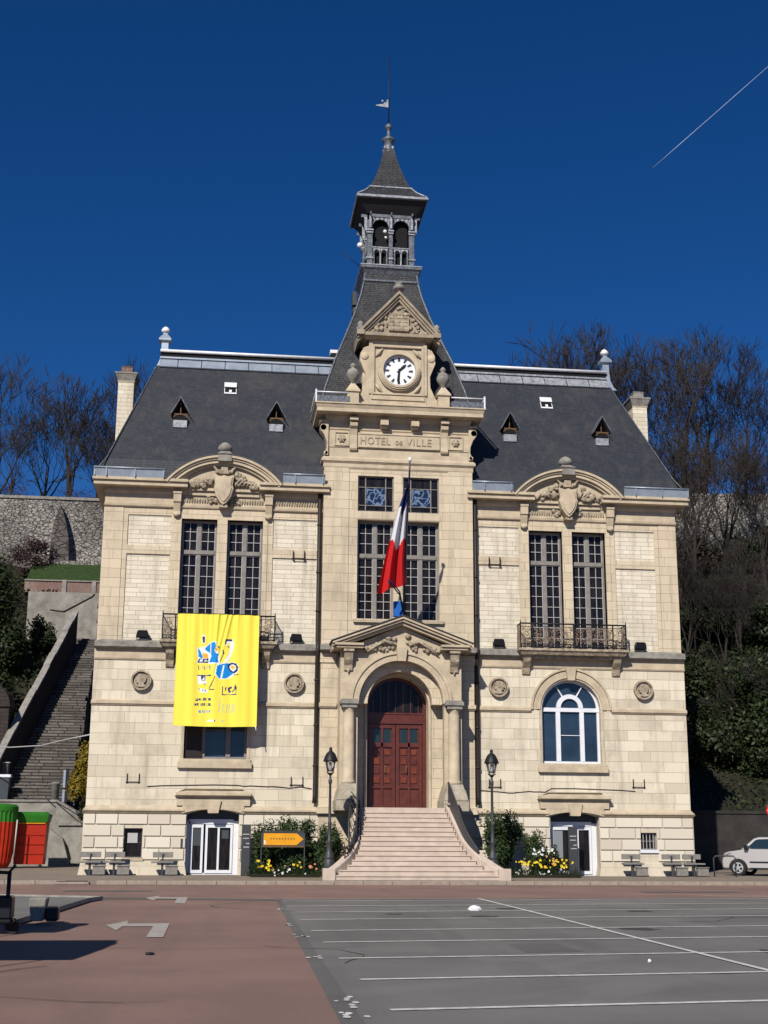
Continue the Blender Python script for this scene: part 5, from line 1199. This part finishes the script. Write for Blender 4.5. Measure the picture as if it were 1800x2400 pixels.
# ---------------------------------------------------------------- car, barrier, road sign on the right
def car():
    t=thing('parked_car','silver estate car parked nose-left beside the right corner of the hall','car',(13.72,1.0,.06)); t.rotation_euler=(0,0,R(-38))
    L_=4.4; prof=[(0.02,.30),(0.0,.55),(.03,.74),(.12,.86),(.30,.93),(1.05,1.02),(1.22,1.06),(1.30,1.10),(2.02,1.50),(2.5,1.56),(3.7,1.55),(4.2,1.46),(4.38,1.0),(4.4,.5),(4.34,.28)]
    def arch(cx,r,z0): return [(cx+r*math.cos(PI*i/12),z0+r*math.sin(PI*i/12)) for i in range(13)]
    low=[(4.34,.28)]+[(x,z) for x,z in arch(3.55,.37,.28)]+[(x,z) for x,z in arch(.66,.37,.28)]+[(0.02,.30)]
    body=[(0.0,.55),(.03,.74),(.10,.88),(.25,.95),(.80,1.03),(1.25,1.05),(4.36,1.02),(4.4,.5)]+low[:-1]+[(.02,.30)]
    b=MB(); b.ex(body,'y',0,1.75)
    cab=[(.78,1.03),(1.30,1.48),(1.50,1.54),(3.7,1.55),(4.15,1.48),(4.34,1.03)]
    n=len(cab); f=lambda p,y,ins:(p[0],y+ins*((p[1]-1.03)/.5),p[1])
    vs=[f(p,.03,.17) for p in cab]+[f(p,1.72,-.17) for p in cab]; b.add(vs,[tuple(range(n)),tuple(range(n,2*n))[::-1]]+[(i,(i+1)%n,n+(i+1)%n,n+i) for i in range(n)])
    b.build('body',M['silver'],t,bevel=.04)
    b=MB()
    def gl(poly):
        vs=[(x,.03+.17*(z-1.03)/.5-.012,z) for x,z in poly]; b.add(vs,[tuple(range(len(poly)))])
    gl([(1.02,1.08),(1.38,1.42),(1.50,1.46),(2.10,1.48),(2.10,1.08)]); gl([(2.22,1.08),(2.22,1.48),(3.10,1.48),(3.10,1.08)]); gl([(3.2,1.08),(3.2,1.48),(3.75,1.47),(4.1,1.10)])
    b.add([(.82,.2,1.07),(.82,1.55,1.07),(1.26,1.4,1.455),(1.26,.33,1.455)],[(0,1,2,3)]); b.v[-4:]=[(x-.02,y,z+.02) for x,y,z in b.v[-4:]]
    b.build('window',M['cglass'],t,fix=False)
    for cx in (.66,3.55):
        b=MB()
        for y in (-.01,1.56): b.arc(cx,.32,.20,.32,0,360,y,y+.2,24)
        w_=b.build('wheel',M['tyre'],t)
        b=MB(); b.arc(cx,.32,.17,.215,0,360,-.02,.1,24); b.arc(cx,.32,.0005,.05,0,360,-.03,.05,10)
        for k in range(5):
            a=2*PI*k/5+.3; d=Vector((math.cos(a),math.sin(a))); n_=Vector((-d.y,d.x))*.028; c_=Vector((cx,.32)); pp=[c_+n_,c_-n_,c_+d*.19-n_*1.3,c_+d*.19+n_*1.3]; b.ex([(p.x,p.y) for p in pp],'y',-.022,.02)
        b.build('rim',M['alloy'],w_); b=MB(); b.arc(cx,.32,.0005,.2,0,360,.05,.08,16); b.build('brake_disc',M['black'],w_)
        b=MB(); b.arc(cx,.28,.345,.375,0,180,-.008,.05,16); b.build('wheel_arch',M['black'],t)
    b=MB(); b.box(.98,1.14,-.2,-.0,1.06,1.22); b.build('wing_mirror',M['black'],t,bevel=.02)
    b=MB(); b.add([(.04,-.006,.70),(.38,-.006,.86),(.40,-.006,.92),(.20,-.006,.90),(.06,-.006,.80)],[(0,1,2,3,4)]); b.add([(.02,.06,.68),(.02,.5,.68),(.06,.5,.80),(.06,.06,.80)],[(0,1,2,3)]); b.build('headlight',M['lampglass'],t,fix=False)
    b=MB(); b.box(1.15,3.15,-.018,.0,.52,.58); b.box(1.15,3.2,-.012,.0,.28,.33); b.build('side_trim',M['black'],t)
    b=MB(); b.box(2.14,2.145,-.004,.0,.45,1.02); b.box(3.12,3.125,-.004,.0,.45,1.02); b.box(2.0,2.12,-.02,-.002,.90,.93); b.build('door_seam',M['black'],t)
car()
t=thing('hoop_barrier','grey metal hoop barrier in front of the silver car','barrier',(12.72,-.7,.06))
b=MB(); b.tube([(0,0,0),(0,0,.72),(.08,0,.80),(.82,0,.80),(.90,0,.72),(.90,0,0)],.028,8); b.tube([(0,0,.15),(.9,0,.15)],.018,6); b.build('hoop',M['railg'],t)
t=thing('no_entry_sign','red and white round traffic sign on a pole at the right edge','traffic sign',(16.86,3.0,.0))
b=MB(); b.tube([(0,0,0),(0,0,3.1)],.03,8); b.build('pole',M['bars'],t); b=MB(); b.arc(0,2.72,.0005,.27,0,360,-.06,-.035,24); b.build('disc',M['rcloth'],t); b=MB(); b.box(-.2,.2,-.068,-.061,2.68,2.77); b.box(-.1,.1,-.05,-.03,3.02,3.16); b.build('white_bar',M['white'],t)
t=thing('low_wall','dark low stone wall behind the car at the foot of the slope','wall',(0,0,0))
b=MB(); b.box(12.4,15.0,8.2,8.7,-.1,2.9); b.box(15.0,40,10,10.5,-.1,2.7); b.box(14.95,40,9.94,10.56,2.7,2.84); b.build('wall_face',mat('shade_dark_stone',(.035,.032,.030),.9,noise=.4,nscale=1.2,bump=.6,bscale=6),t)  # wall coloured near-black to carry the hall's shadow
# ---------------------------------------------------------------- left side: containers, walls, stairs
def container():
    t=thing('skip_container','x','waste container',(0,0,0),'orange and green waste containers')
    b=MB(); b.fr(.0,1.45,.0,1.1,.16,1.98,-.08,.0); 
    for z in (.62,1.02,1.42): b.box(.0,1.45,-.012,.01,z,z+.03)
    b.build('tub',M['orange'],t,bevel=.03)
    b=MB(); b.fr(-.02,1.47,-.03,1.13,1.98,2.30,.0,.08); b.fr(-.10,1.55,-.11,1.2,2.30,2.36,.0,.0); b.fr(.0,1.45,.0,1.1,2.36,2.46,.03,-.12); b.build('lid',M['green'],t,bevel=.02)
    b=MB(); b.box(.2,1.38,-.06,-.03,1.94,1.975); b.build('yellow_strip',M['sign'],t)
    for x in (.15,1.25):
        b=MB(); b.arc(x,.08,.02,.08,0,360,.1,.16,12); b.box(x-.04,x+.04,.08,.18,.08,.17); b.build('castor',M['black'],t)
    return t
c0=container(); c0.location=(-16.1,9.4,.06); c0['label']='orange waste container with a green lid, the farther one, beside the pale wall'
t=thing('ribbed_container','tall ribbed orange container with rounded green top at the left edge','waste container',(-17.05,8.3,.06))
b=MB()
n=26; P0=[]; 
prf=[(.50,.05),(.62,.25),(.70,.7),(.76,1.3),(.79,2.0)]
for r,z in prf:
    for j in range(n*2):
        a=2*PI*j/(n*2); q=r+(.022 if j%2 else -.022); P0.append((.35+q*math.cos(a),.6+q*math.sin(a),z))
N2=n*2; b.add(P0,[(i*N2+j,i*N2+(j+1)%N2,(i+1)*N2+(j+1)%N2,(i+1)*N2+j) for i in range(len(prf)-1) for j in range(N2)]+[tuple(range(N2))[::-1]]); b.build('tub',M['orange'],t)
b=MB(); P0=[]; prf=[(.79,2.0),(.80,2.42),(.83,2.5),(.83,2.66),(.72,2.76),(.3,2.80)]
for k_,(r,z) in enumerate(prf):
    for j in range(N2):
        a=2*PI*j/N2; q=r+((.022 if j%2 else -.022) if k_<2 else 0); P0.append((.35+q*math.cos(a),.6+q*math.sin(a),z))
b.add(P0,[(i*N2+j,i*N2+(j+1)%N2,(i+1)*N2+(j+1)%N2,(i+1)*N2+j) for i in range(len(prf)-1) for j in range(N2)]+[tuple((len(prf)-1)*N2+j for j in range(N2))]); b.build('lid',M['green'],t)
b=MB(); b.tube([(.35+.80,.3,.5),(.35+.86,.25,2.1)],.035,6); b.build('hinge_rod',M['bars'],t)
# walls and terraces
W_=thing('front_retaining_wall','pale concrete retaining wall behind the orange containers, sloping down to the hall','retaining wall',(0,0,0))
b=MB(); b.ex([(-40,-.1),(-40,3.06),(-14.75,3.06),(-14.75,-.1)],'y',14,14.6); b.build('concrete_face',M['conc'],W_)
b=MB(); b.ex([(-14.75,-.1),(-14.75,3.06),(-14.45,3.02),(-12.0,1.55),(-12.0,-.1)],'y',13.4,14.6); b.box(-15.6,-12,13.2,13.4,-.1,.35); b.ex([(-14.9,-.1),(-14.9,1.75),(-14.3,1.35),(-13.85,-.1)],'y',12.9,13.4); b.build('sloping_end',M['conc'],W_)
b=MB(); b.box(-40,-14.7,13.93,14.65,3.06,3.16); b.box(-14.6,-12.1,13.3,13.42,1.95,2.1); b.ex([(-14.75,3.06),(-14.75,3.16),(-12.0,1.66),(-12.0,1.55)],'y',13.3,14.65); b.build('coping',M['grey'],W_)
S_=thing('hillside_stairs','long rough stone staircase climbing the hill left of the hall','staircase',(0,0,0))
b=MB(); n=54
for i in range(n):
    t0=i/n; y0_=15.2+14*t0; z0_=3.1+10.1*(t0**1.02)
    xl=-17.9+1.9*t0; xr=-14.4-.25*t0+.0
    ra=random.Random(i); b.fr(xl,xr+(.3 if i<8 else 0)+ra.uniform(-.12,.12),y0_+ra.uniform(-.05,.05),31,z0_-.5,z0_+.19+ra.uniform(-.03,.03),.0,ra.uniform(-.02,.03))
b.build('steps',M['stepst'],S_)
b=MB()
R_=[(-18.0+2.0*t0,15.0+13*t0,5.0+9.6*t0) for t0 in [i/12 for i in range(13)]]
for a,c in zip(R_,R_[1:]):
    b.add([(a[0]-.12,a[1],0),(a[0]+.16,a[1],0),(a[0]+.16,a[1],a[2]),(a[0]-.12,a[1],a[2]),(c[0]-.12,c[1],0),(c[0]+.16,c[1],0),(c[0]+.16,c[1],c[2]),(c[0]-.12,c[1],c[2])],[(0,1,2,3),(4,5,6,7),(2,3,7,6),(0,3,7,4),(1,2,6,5)])
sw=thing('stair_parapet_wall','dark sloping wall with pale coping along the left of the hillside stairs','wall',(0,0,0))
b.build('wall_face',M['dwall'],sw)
b=MB(); rr=random.Random(3)
for a,c in zip(R_,R_[1:]):
    e=rr.uniform(-.06,.06); b.add([(a[0]-.16,a[1],a[2]+e),(a[0]+.19,a[1],a[2]+e),(a[0]+.19,a[1],a[2]+.16+e),(a[0]-.16,a[1],a[2]+.16+e),(c[0]-.16,c[1]-.05,c[2]+e),(c[0]+.19,c[1]-.05,c[2]+e),(c[0]+.19,c[1]-.05,c[2]+.16+e),(c[0]-.16,c[1]-.05,c[2]+.16+e)],[(0,1,2,3),(4,5,6,7),(2,3,7,6),(0,3,7,4),(1,2,6,5),(0,1,5,4)])
b.build('coping',M['ledge'],sw)
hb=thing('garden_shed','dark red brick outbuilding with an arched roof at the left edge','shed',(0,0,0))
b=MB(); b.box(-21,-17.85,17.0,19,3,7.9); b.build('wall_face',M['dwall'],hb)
b=MB(); b.ex([(-21,7.9)]+[(-19.3+1.5*math.cos(PI/2-PI/2*i/8),7.9+1.35*math.sin(PI/2-PI/2*i/8)) for i in range(9)],'y',16.9,19.1); b.build('arched_roof',M['dwall'],hb); b=MB(); b.tube([(-19.3,16.9,9.28),(-18.9,16.9,9.2),(-18.4,16.9,8.95)],.06,5); b.build('roof_edging',M['zincw'],hb)
for (lab,x,y,z,w_,d,h,mt,tm) in [('dark grey cabinet on the terrace above the containers',-18.1,15.6,3.12,.65,.5,1.85,'railg','bars'),('blue grey bin with a white top on the terrace at the left edge',-17.85,14.75,3.12,.62,.5,1.12,'totem','white')]:
    t=thing('terrace_cabinet' if h>1.5 else 'terrace_bin',lab,'cabinet' if h>1.5 else 'bin',(x,y,z)); b=MB(); b.fr(0,w_,0,d,0,h,-.04,0); b.build('casing',M[mt],t,bevel=.02); b=MB(); b.box(-.03,w_+.05,-.04,d+.03,h,h+(.05 if h>1.5 else .14)); b.build('lid',M[tm],t,bevel=.01)
t=thing('stone_bollard','short pale round pillar on the retaining wall at the stair foot','pillar',(-14.92,14.15,3.12)); b=MB(); b.lathe([(.20,0),(.20,.78),(.23,.80),(.23,.86),(.1,.9)],0,0,14); b.build('shaft',M['conc'],t)
t=thing('metal_post','dark upright metal gate post beside the pale pillar','post',(-14.42,14.2,3.05)); b=MB(); b.box(-.04,.09,-.05,.05,0,1.62); b.box(-.16,-.05,-.04,.04,0,1.55,1); b.box(-.22,.09,-.05,.05,.62,.70); b.build('upright',[M['iron'],M['zinc']],t)
hw_=thing('fortress_wall_left','high pale rubble retaining wall with a pointed buttress, left of the hall','rampart wall',(0,0,0))
b=MB(); b.box(-60,-8,40,41,17,24.65); b.build('rubble_face',M['rub1'],hw_); b=MB(); b.box(-60,-8,39.9,41.1,24.65,24.85); b.build('wall_top',M['grey'],hw_)
b=MB(); b.ex([(-19.25,20),(-19.2,21.6),(-19.1,22.6),(-18.9,23.5),(-18.7,24.15),(-18.5,23.6),(-18.2,22.6),(-18.0,21.6),(-17.9,20)],'y',39.0,40.0); b.build('buttress',M['rub2'],hw_)
b=MB(); b.box(-19.2,-8,38.8,39.98,18.2,20.0); b.build('wall_footing',M['rub1'],hw_)
b=MB(); b.add([(-20.3,36.1,17.9),(-10,36.1,17.9),(-10,38.8,19.75),(-20.3,38.8,19.75),(-20.3,36.1,17),(-10,36.1,17),(-10,38.8,17),(-20.3,38.8,17)],[(0,1,2,3),(4,5,6,7),(0,1,5,4),(2,3,7,6),(0,3,7,4),(1,2,6,5)]); struct(b.build('terrace_lawn',M['grass']))
bw=thing('brick_terrace_wall','low red brick wall with pale piers under the green lawn','garden wall',(0,0,0))
b=MB(); b.box(-20.3,-10,35.8,36.08,17.2,18.0); b.build('brick_face',M['brick'],bw); b=MB(); 
for x in (-17.7,-15.75): b.box(x-.14,x+.14,35.7,35.8,17.2,18.08)
b.box(-20.3,-10,35.72,36.1,17.98,18.06); b.build('pier',M['conc'],bw)
cw=thing('upper_concrete_wall','bare grey concrete retaining wall below the brick wall','retaining wall',(0,0,0))
b=MB(); b.box(-19.6,-10,33,33.5,11,16.75); b.build('concrete_face',M['conc'],cw); b=MB(); b.ex([(-18.2,15.6),(-17.3,15.5),(-15.6,16.5),(-15.4,16.72),(-16.2,16.5),(-17.4,15.75),(-18.2,15.9)],'y',32.9,33.0); b.build('raking_band',M['grey'],cw)
b=MB(); rr=random.Random(6)
for k in range(22): z=9.5+k*.32; x=-15.0+rr.uniform(-.12,.08); b.box(x,x+.6,31.5,32.0,z,z+.26)
qn=thing('ruined_brick_pier','broken edge of red brick masonry beside the hall at the stair top','masonry pier',(0,0,0)); b.build('brick_courses',M['brick'],qn,bevel=.02)
t=thing('overhead_cable','pale cable sagging from the hall wall to the left edge','cable',(0,0,0)); b=MB(); b.tube([(-12.15,1,5.42),(-13.3,4,5.44),(-15,8.5,5.42),(-16.8,11.5,5.50),(-19.5,14,5.7),(-24,18,6.3)],.028,5); b.build('cable_line',M['bars'],t)
# hill terrain
def hz(x,y):
    base=[(9,0),(14.6,0),(15,3.0),(22,6.5),(30,12.0),(36,17.3),(40,19.2),(41,24.3),(60,25.5),(120,24)]
    if x>0: base=[(9,-1),(10.45,-1),(10.6,2.3),(15,4.0),(22,8.5),(30,14.5),(36,19.5),(40,21.8),(41,26.4),(60,28),(120,26)]
    for (a,za),(b_,zb) in zip(base,base[1:]):
        if a<=y<=b_: return za+(zb-za)*(y-a)/(b_-a)
    return 0
b=MB(); xs=[-130+i*2.0 for i in range(131)]; yy=[14.6,14.8,15,16.5,18,20,22,24,26,28,30,32,34,36,38,39.6,40.2,41,43,46,50,55,60,75,95,120]
yy2=[9.3,10.45,10.6,11.5,13,14.5]+yy[2:]
def terr(xr,yl,seed):
    b=MB(); rr=random.Random(seed); 
    for y in yl:
        for x in xr:
            z=hz(x,y)+(rr.uniform(-.25,.25) if 16<y<39 and not -20<x<-10 else 0)-(0.35 if -20.4<x<-10 else 0)-(1.2 if -20.4<x<-10 and y>33 and y<39.7 else 0); b.v.append((x,y,z))
    n=len(xr)
    for j in range(len(yl)-1):
        for i in range(n-1): b.f.append((j*n+i,j*n+i+1,(j+1)*n+i+1,(j+1)*n+i)); b.m.append(0); b.sm.append(True)
    o=b.build('hillside',M['hill'],fix=False); o['kind']='structure'
terr([x for x in xs if x<=0]+[0.01],yy,1); terr([0.01]+[x for x in xs if x>0],yy2,2)
hw2=thing('fortress_wall_right','high pale rubble retaining wall behind the bare trees, right of the hall','rampart wall',(0,0,0))
b=MB(); b.add([(12,40,20.5),(80,40,22.5),(80,41,22.5),(12,41,20.5),(12,40,26.4),(80,40,28.6),(80,41,28.6),(12,41,26.4)],[(0,3,2,1),(4,5,6,7),(0,1,5,4),(1,2,6,5),(2,3,7,6),(3,0,4,7)]); b.build('rubble_face',M['rub1'],hw2)
# bare trees
def bare(seed,H_,spread=1.0,lean=.0,n0=4,thin=1.0,depth=6):
    rr=random.Random(seed); b=MB(); tk=MB()
    def rec(p,d,L,r,k,mb):
        segs=2 if k<3 else 1; pts=[p]; q=p
        for i in range(segs+1):
            d=(d+Vector((rr.gauss(0,.13),rr.gauss(0,.13),rr.gauss(.05,.08)))).normalized(); q=q+d*L/(segs+1); pts.append(q)
        rs=[r*(1-.4*i/(len(pts)-1)) for i in range(len(pts))]
        mb.tube(pts,rs,5 if k<2 else 3,cap=False)
        if k>=depth: return
        nb=rr.choice([2,3,3]) if k<depth-1 else rr.choice([2,3,4])
        for j in range(nb):
            a=rr.uniform(0,2*PI); sp_=rr.uniform(.25,.75)*spread
            u=d.orthogonal().normalized(); v=d.cross(u); nd=(d+(u*math.cos(a)+v*math.sin(a))*sp_+Vector((0,0,.16))).normalized()
            at=pts[rr.choice([-1,-1,-2])] if j else pts[-1]
            rec(at,nd,L*rr.uniform(.66,.86),max(.012*thin,rs[-1]*rr.uniform(.6,.8)),k+1,b)
    nt_=1
    p=Vector((0,0,-.5)); d=Vector((lean,0,1)).normalized(); L=H_*.24; pts=[p]; q=p
    for i in range(4): d=(d+Vector((rr.gauss(0,.05),rr.gauss(0,.05),.1))).normalized(); q=q+d*(H_*.30/4); pts.append(q)
    r0=H_*.0155; tk.tube(pts,[r0*1.25,r0*1.05,r0,r0*.9,r0*.8],7,cap=False)
    for j in range(n0):
        a=2*PI*j/n0+rr.uniform(-.4,.4); nd=(d+Vector((math.cos(a),math.sin(a),0))*rr.uniform(.25,.6)*spread+Vector((0,0,.3))).normalized()
        rec(pts[-1] if j%2 else pts[-2],nd,L*rr.uniform(.75,1.05),r0*.55,1,b)
    rec(pts[-1],d,L,r0*.7,1,b)
    return tk,b
protos={}
def bare_proto(key,*a,mt='bark',**k):
    tk,b=bare(*a,**k)
    t=thing('bare_tree','x','tree',(0,0,0)); tk.build('trunk',M[mt],t,fix=False); b.build('crown',M[mt],t,fix=False); protos[key]=t; return t
used=set()
def plant(key,loc,lab,rz,s,grp):
    p=protos[key]
    if key not in used: used.add(key); t=p; t.location=loc; t.rotation_euler=(0,0,rz); t.scale=(s,)*3; t['label']=lab
    else: t=copy_tree(p,loc,lab,rz,s)
    t['group']=grp; return t
bare_proto('a',101,12.2,1.0,depth=6,thin=1.7); bare_proto('b',102,13.2,.85,.1,depth=6,n0=5,thin=1.7); bare_proto('c',103,12.2,1.15,-.12,depth=6,n0=5,thin=1.7); bare_proto('d',104,11.4,.9,depth=6,n0=6,thin=1.5)
GL='bare trees above the left rampart wall'; GR='bare trees on the ridge right of the hall'
for key,x,y,z,s,rz,lab in [('a',-24.6,47,23.9,1.0,.3,'bare tree at the far left edge above the rampart'),('b',-19.2,47,24.0,.95,1.1,'tallest bare tree above the left rampart, its trunk right of the buttress'),('c',-21.6,50,24.6,.84,2.0,'bare tree between the left edge tree and the tallest one'),('d',-17.6,52,24.6,.9,.5,'thin bare tree behind the tallest one, close to the left chimney'),('a',-14.6,50,24.6,.98,4.0,'bare tree whose top shows between left chimney and roof finial'),('c',-16.3,46,24.5,.62,5.2,'small bare tree just left of the hall gutter'),('b',-22.9,45,24.5,.56,3.1,'small twisted bare tree low over the rampart at left')]:
    plant(key,(x,y,z),lab,rz,s,GL)
plant('d',(11.4,49,27.3),'lone treetop showing just right of the clock tower roof',2.2,1.03,GR)
for i,(key,x,y,z,s,rz,lab) in enumerate([('a',20.6,46,26.8,1.16,1.0,'dense bare tree behind the right roof finial, highest at its left'),('b',18.2,48,26.9,1.0,2.5,'bare tree leaning left of the right roof finial'),('c',23.4,45,27,1.10,.2,'wide bare tree rising above the right chimney'),('d',25.8,47,27,1.15,3.6,'bare tree right of the right chimney'),('b',28.6,44,27,1.06,4.4,'tall bare tree in the middle of the right ridge'),('a',31.4,46,27.2,1.10,5.5,'bare tree with the highest crown right of centre on the ridge'),('c',34.2,45,27.3,.98,1.7,'bare tree near the right edge of the ridge'),('d',37.4,46,27.4,1.0,.9,'bare tree cut by the right edge of the picture'),('b',22.2,50,27,1.05,.4,'bare tree in the second row behind the right chimney'),('a',27.2,51,27.2,1.08,2.9,'bare tree in the second row at mid ridge'),('c',32.8,51,27.4,1.0,3.3,'bare tree in the second row towards the right edge'),('d',16.6,46,26.7,.80,1.9,'small bare tree close behind the ridge capping at right'),
    ('d',22.4,34,17.8,.95,.7,'slender bare tree on the slope beside the right gutter'),('b',24.8,33,16.9,1.0,5.0,'bare tree on the slope with ivy at its foot'),('c',28.5,36,19.4,.92,2.2,'forked bare tree in front of the right rampart'),('a',21.6,27,12.4,.85,4.1,'bare tree low on the slope close to the hall corner'),('b',31.2,35,18.8,.80,.9,'small bare tree against the pale rampart at right'),('d',25.5,26,11.6,.62,3.0,'thin pale sapling among the ivy at right')]):
    plant(key,(x,y,z),lab,rz,s,GR if i<12 else 'bare trees on the slope right of the hall')
rr=random.Random(303)
for i in range(16):
    key='abcd'[i%4]; x=17.8+rr.uniform(0,15); y=rr.uniform(13.5,36); t=plant(key,(x,y,hz(x,y)-.2),'thin bare sapling among the ivy on the slope right of the hall',rr.uniform(0,6),rr.uniform(.32,.6),'bare saplings on the right slope')
# slope shrubs
def sp_shrub(nm,lab,cat,x,y,rad,n,size,mk,seed,grp=None,z=None):
    return shrub(nm,lab,cat,(x,y,(hz(x,y) if z is None else z)-.4),rad,n,size,mk,seed,grp,stem=False,up=1)
sp_shrub('evergreen_bush','big dark evergreen bush filling the left edge below the rampart','bush',-21.6,28,(3.3,2.2,3.9),16000,.12,'ever',41,z=10.5)
sp_shrub('evergreen_bush','lower dark evergreen bush at the left edge above the shed','bush',-20.6,24,(1.8,1.6,2.2),6000,.11,'ever',42)
sp_shrub('evergreen_bush','rounded dark green bush between the stair wall and the grey concrete wall','bush',-18.2,31.0,(1.0,.9,1.3),3500,.09,'ever',47,z=12.6)
sp_shrub('bramble','purple brown leafless bramble along the foot of the left rampart','shrub',-20.6,38.2,(2.3,.8,1.6),3500,.07,'purple',43,z=19.0)
sp_shrub('bramble','brown dry bramble beside the sloping stair wall at left','shrub',-19.6,19.5,(1.2,1.2,1.6),3000,.08,'brown',44)
sp_shrub('yellow_shrub','yellow green shrub between the hillside stairs and the hall corner','shrub',-13.45,12.6,(.75,.6,1.75),5200,.075,'yshrub',45,z=3.3)
sp_shrub('evergreen_bush','small dark shrub at the foot of the yellow green one','bush',-13.2,12.9,(.5,.45,.75),1500,.06,'ever',46,z=2.4)
G3='ivy and shrubs covering the right slope'
rr=random.Random(77)
sl=[(19.5,17,'dark ivy mound low on the slope nearest the hall'),(22.5,16.5,'dark ivy mound right of the nearest one, above the low wall'),(26,17,'dark ivy mound above the silver car, at the right edge'),(20.5,22,'ivy mound halfway up beside the hall string course'),(24,22.5,'ivy mound halfway up the slope, centre right'),(27.6,22,'ivy mound halfway up at the right edge'),(21.5,28,'ivy mound below the slender bare tree'),(25.2,28.5,'ivy mound below the forked bare tree'),(29,28,'ivy mound near the right edge under the rampart'),(32.6,30,'ivy mound beyond the right edge of the slope'),(23,35,'dry brown scrub under the right rampart, nearest the hall'),(27,36.5,'dry brown scrub under the forked tree'),(31,36.5,'green ivy heap at the foot of the pale rampart'),(19.2,33,'brown scrub beside the right gutter'),(20.8,38.6,'red brown scrub above the right gutter')]
for i,(x,y,lab) in enumerate(sl):
    mk='ivy' if i in(0,3,4,7,8,9,12) else 'ever' if i in (1,2,5,6) else 'brown'
    sp_shrub('ivy_mound' if mk!='brown' else 'dry_scrub',lab,'shrub',x,y,(2.7,1.9,2.2),7000 if y<30 else 4500,.12,mk,60+i,G3)
sp_shrub('conifer_bush','dark green conifer bush overhanging the car at the right edge','bush',24.6,18.5,(3.2,2.0,3.6),15000,.12,'ever',90,z=5.5)
for i,(x,lab) in enumerate([(18,'purple brown thicket on the ridge behind the right chimney'),(23.5,'purple brown thicket on the ridge right of the chimney'),(29,'purple brown thicket on the ridge in the middle'),(35,'purple brown thicket on the ridge at the right edge')]):
    sp_shrub('thicket',lab,'shrub',x,43.5,(3.8,1.6,3.2),9000,.055,'purple',110+i,'purple thickets on the right ridge',z=27)
for i,(x,lab) in enumerate([(-23,'purple brown thicket above the rampart at far left'),(-18,'purple brown thicket above the rampart near the buttress')]):
    sp_shrub('thicket',lab,'shrub',x,43.5,(2.6,1.0,1.3),1500,.06,'purple',120+i,'purple thickets on the left ridge',z=24.8)
# ground cover on both slopes
b=MB(); rr=random.Random(8)
for k in range(26000):
    x=rr.uniform(15,42) if rr.random()<.72 else rr.uniform(-30,-18); y=rr.uniform(11,40) if x>0 else rr.uniform(16,39)
    q=Vector((x,y,hz(x,y)+rr.uniform(-.15,.45))); u=Vector((rr.gauss(0,1),rr.gauss(0,1),rr.gauss(0,1))).normalized()*rr.uniform(.06,.16); v_=u.orthogonal().normalized()*.08
    b.add([q-u,q+v_,q+u,q-v_],[(0,1,2,3)])
o=b.build('ground_ivy',M['ivy'],fix=False); o['kind']='stuff'
# ---------------------------------------------------------------- market trolley and added canopies at the left edge
t=thing('market_trolley','black hand trolley with upright pole and small wheel at the left edge','trolley',(-10.62,-28.9,-.05))
b=MB(); b.tube([(.0,0,.25),(.0,0,1.02)],.036,8); b.tube([(0,0,1.0),(-.7,0,1.03)],.03,6); b.tube([(0,0,1.02),(.09,0,1.12)],.025,6); b.build('upright_pole',M['black'],t)
b=MB(); b.box(-.9,.10,-.2,.2,.24,.62); b.box(-.9,.16,-.22,.22,.17,.24); b.build('trolley_body',M['black'],t,bevel=.03)
b=MB(); b.arc(.11,.12,.085,.125,0,360,-.03,.03,20); b.arc(.11,.12,.0005,.09,0,360,-.015,.015,12); b.tube([(.11,-.05,.12),(.0,-.05,.3)],.015,5); b.build('wheel',M['tyre'],t)
t=thing('concrete_base_block','pale concrete weight block beside the black trolley','block',(-10.52,-26.3,0.0)); b=MB(); b.fr(-.02,.24,-.2,.2,0,.42,-.02,.04); b.build('block',M['conc'],t,bevel=.02); b=MB(); b.box(.26,.50,-.2,.15,0,.26); b.build('rubber_cover',M['black'],t,bevel=.03)
for (lab,x0,x1,y0_,y1_,zc_,rg) in [('large market stall canopy just outside the left edge, nearest the camera',-16,-10.5,-37.4,-34.0,3.05,0),('second market stall canopy outside the left edge, farther back',-17,-11.0,-31.6,-29.2,2.5,1)]:  # canopies out of view, added only to cast the two ground shadows
    t=thing('shadow_canopy',lab,'market stall',(0,0,0)); b=MB(); rr=random.Random(5+rg); n=14
    P1=[(x0,y0_),(x1-.35,y0_)]+[(x1-.35+.35*(i+1)/6+rr.uniform(-.05,.05),y0_+(y1_-y0_)*(.12+.13*i)) for i in range(6)]+[(x1,y1_),(x0,y1_)]
    b.ex(P1,'z',zc_,zc_+.05); b.build('canopy',M['railg'],t)
    for (px_,py_) in [(x1-.6,y0_+.3),(x1-.6,y1_-.3),(x0+.5,y0_+.3),(x0+.5,y1_-.3)]:
        b=MB(); b.tube([(px_,py_,-.05),(px_,py_,zc_)],.025,6); b.build('leg',M['railg'],t)
# contrail: thin cloud trail very high and far away
b=MB(); a=Vector((1777.4,4939.1,2811.2)); c=Vector((2166.6,4593.2,3114.1)); b.tube([a,a.lerp(c,.25),a.lerp(c,.5),a.lerp(c,.75),c,c+(c-a)*.5],[1.6,1.9,1.4,1.6,1.1,1.2],8)
o=b.build('contrail',mat('contrail_ice_cloud',(.42,.50,.68),1.0)); tag(o,'thin white aircraft contrail slanting across the upper right sky','contrail')
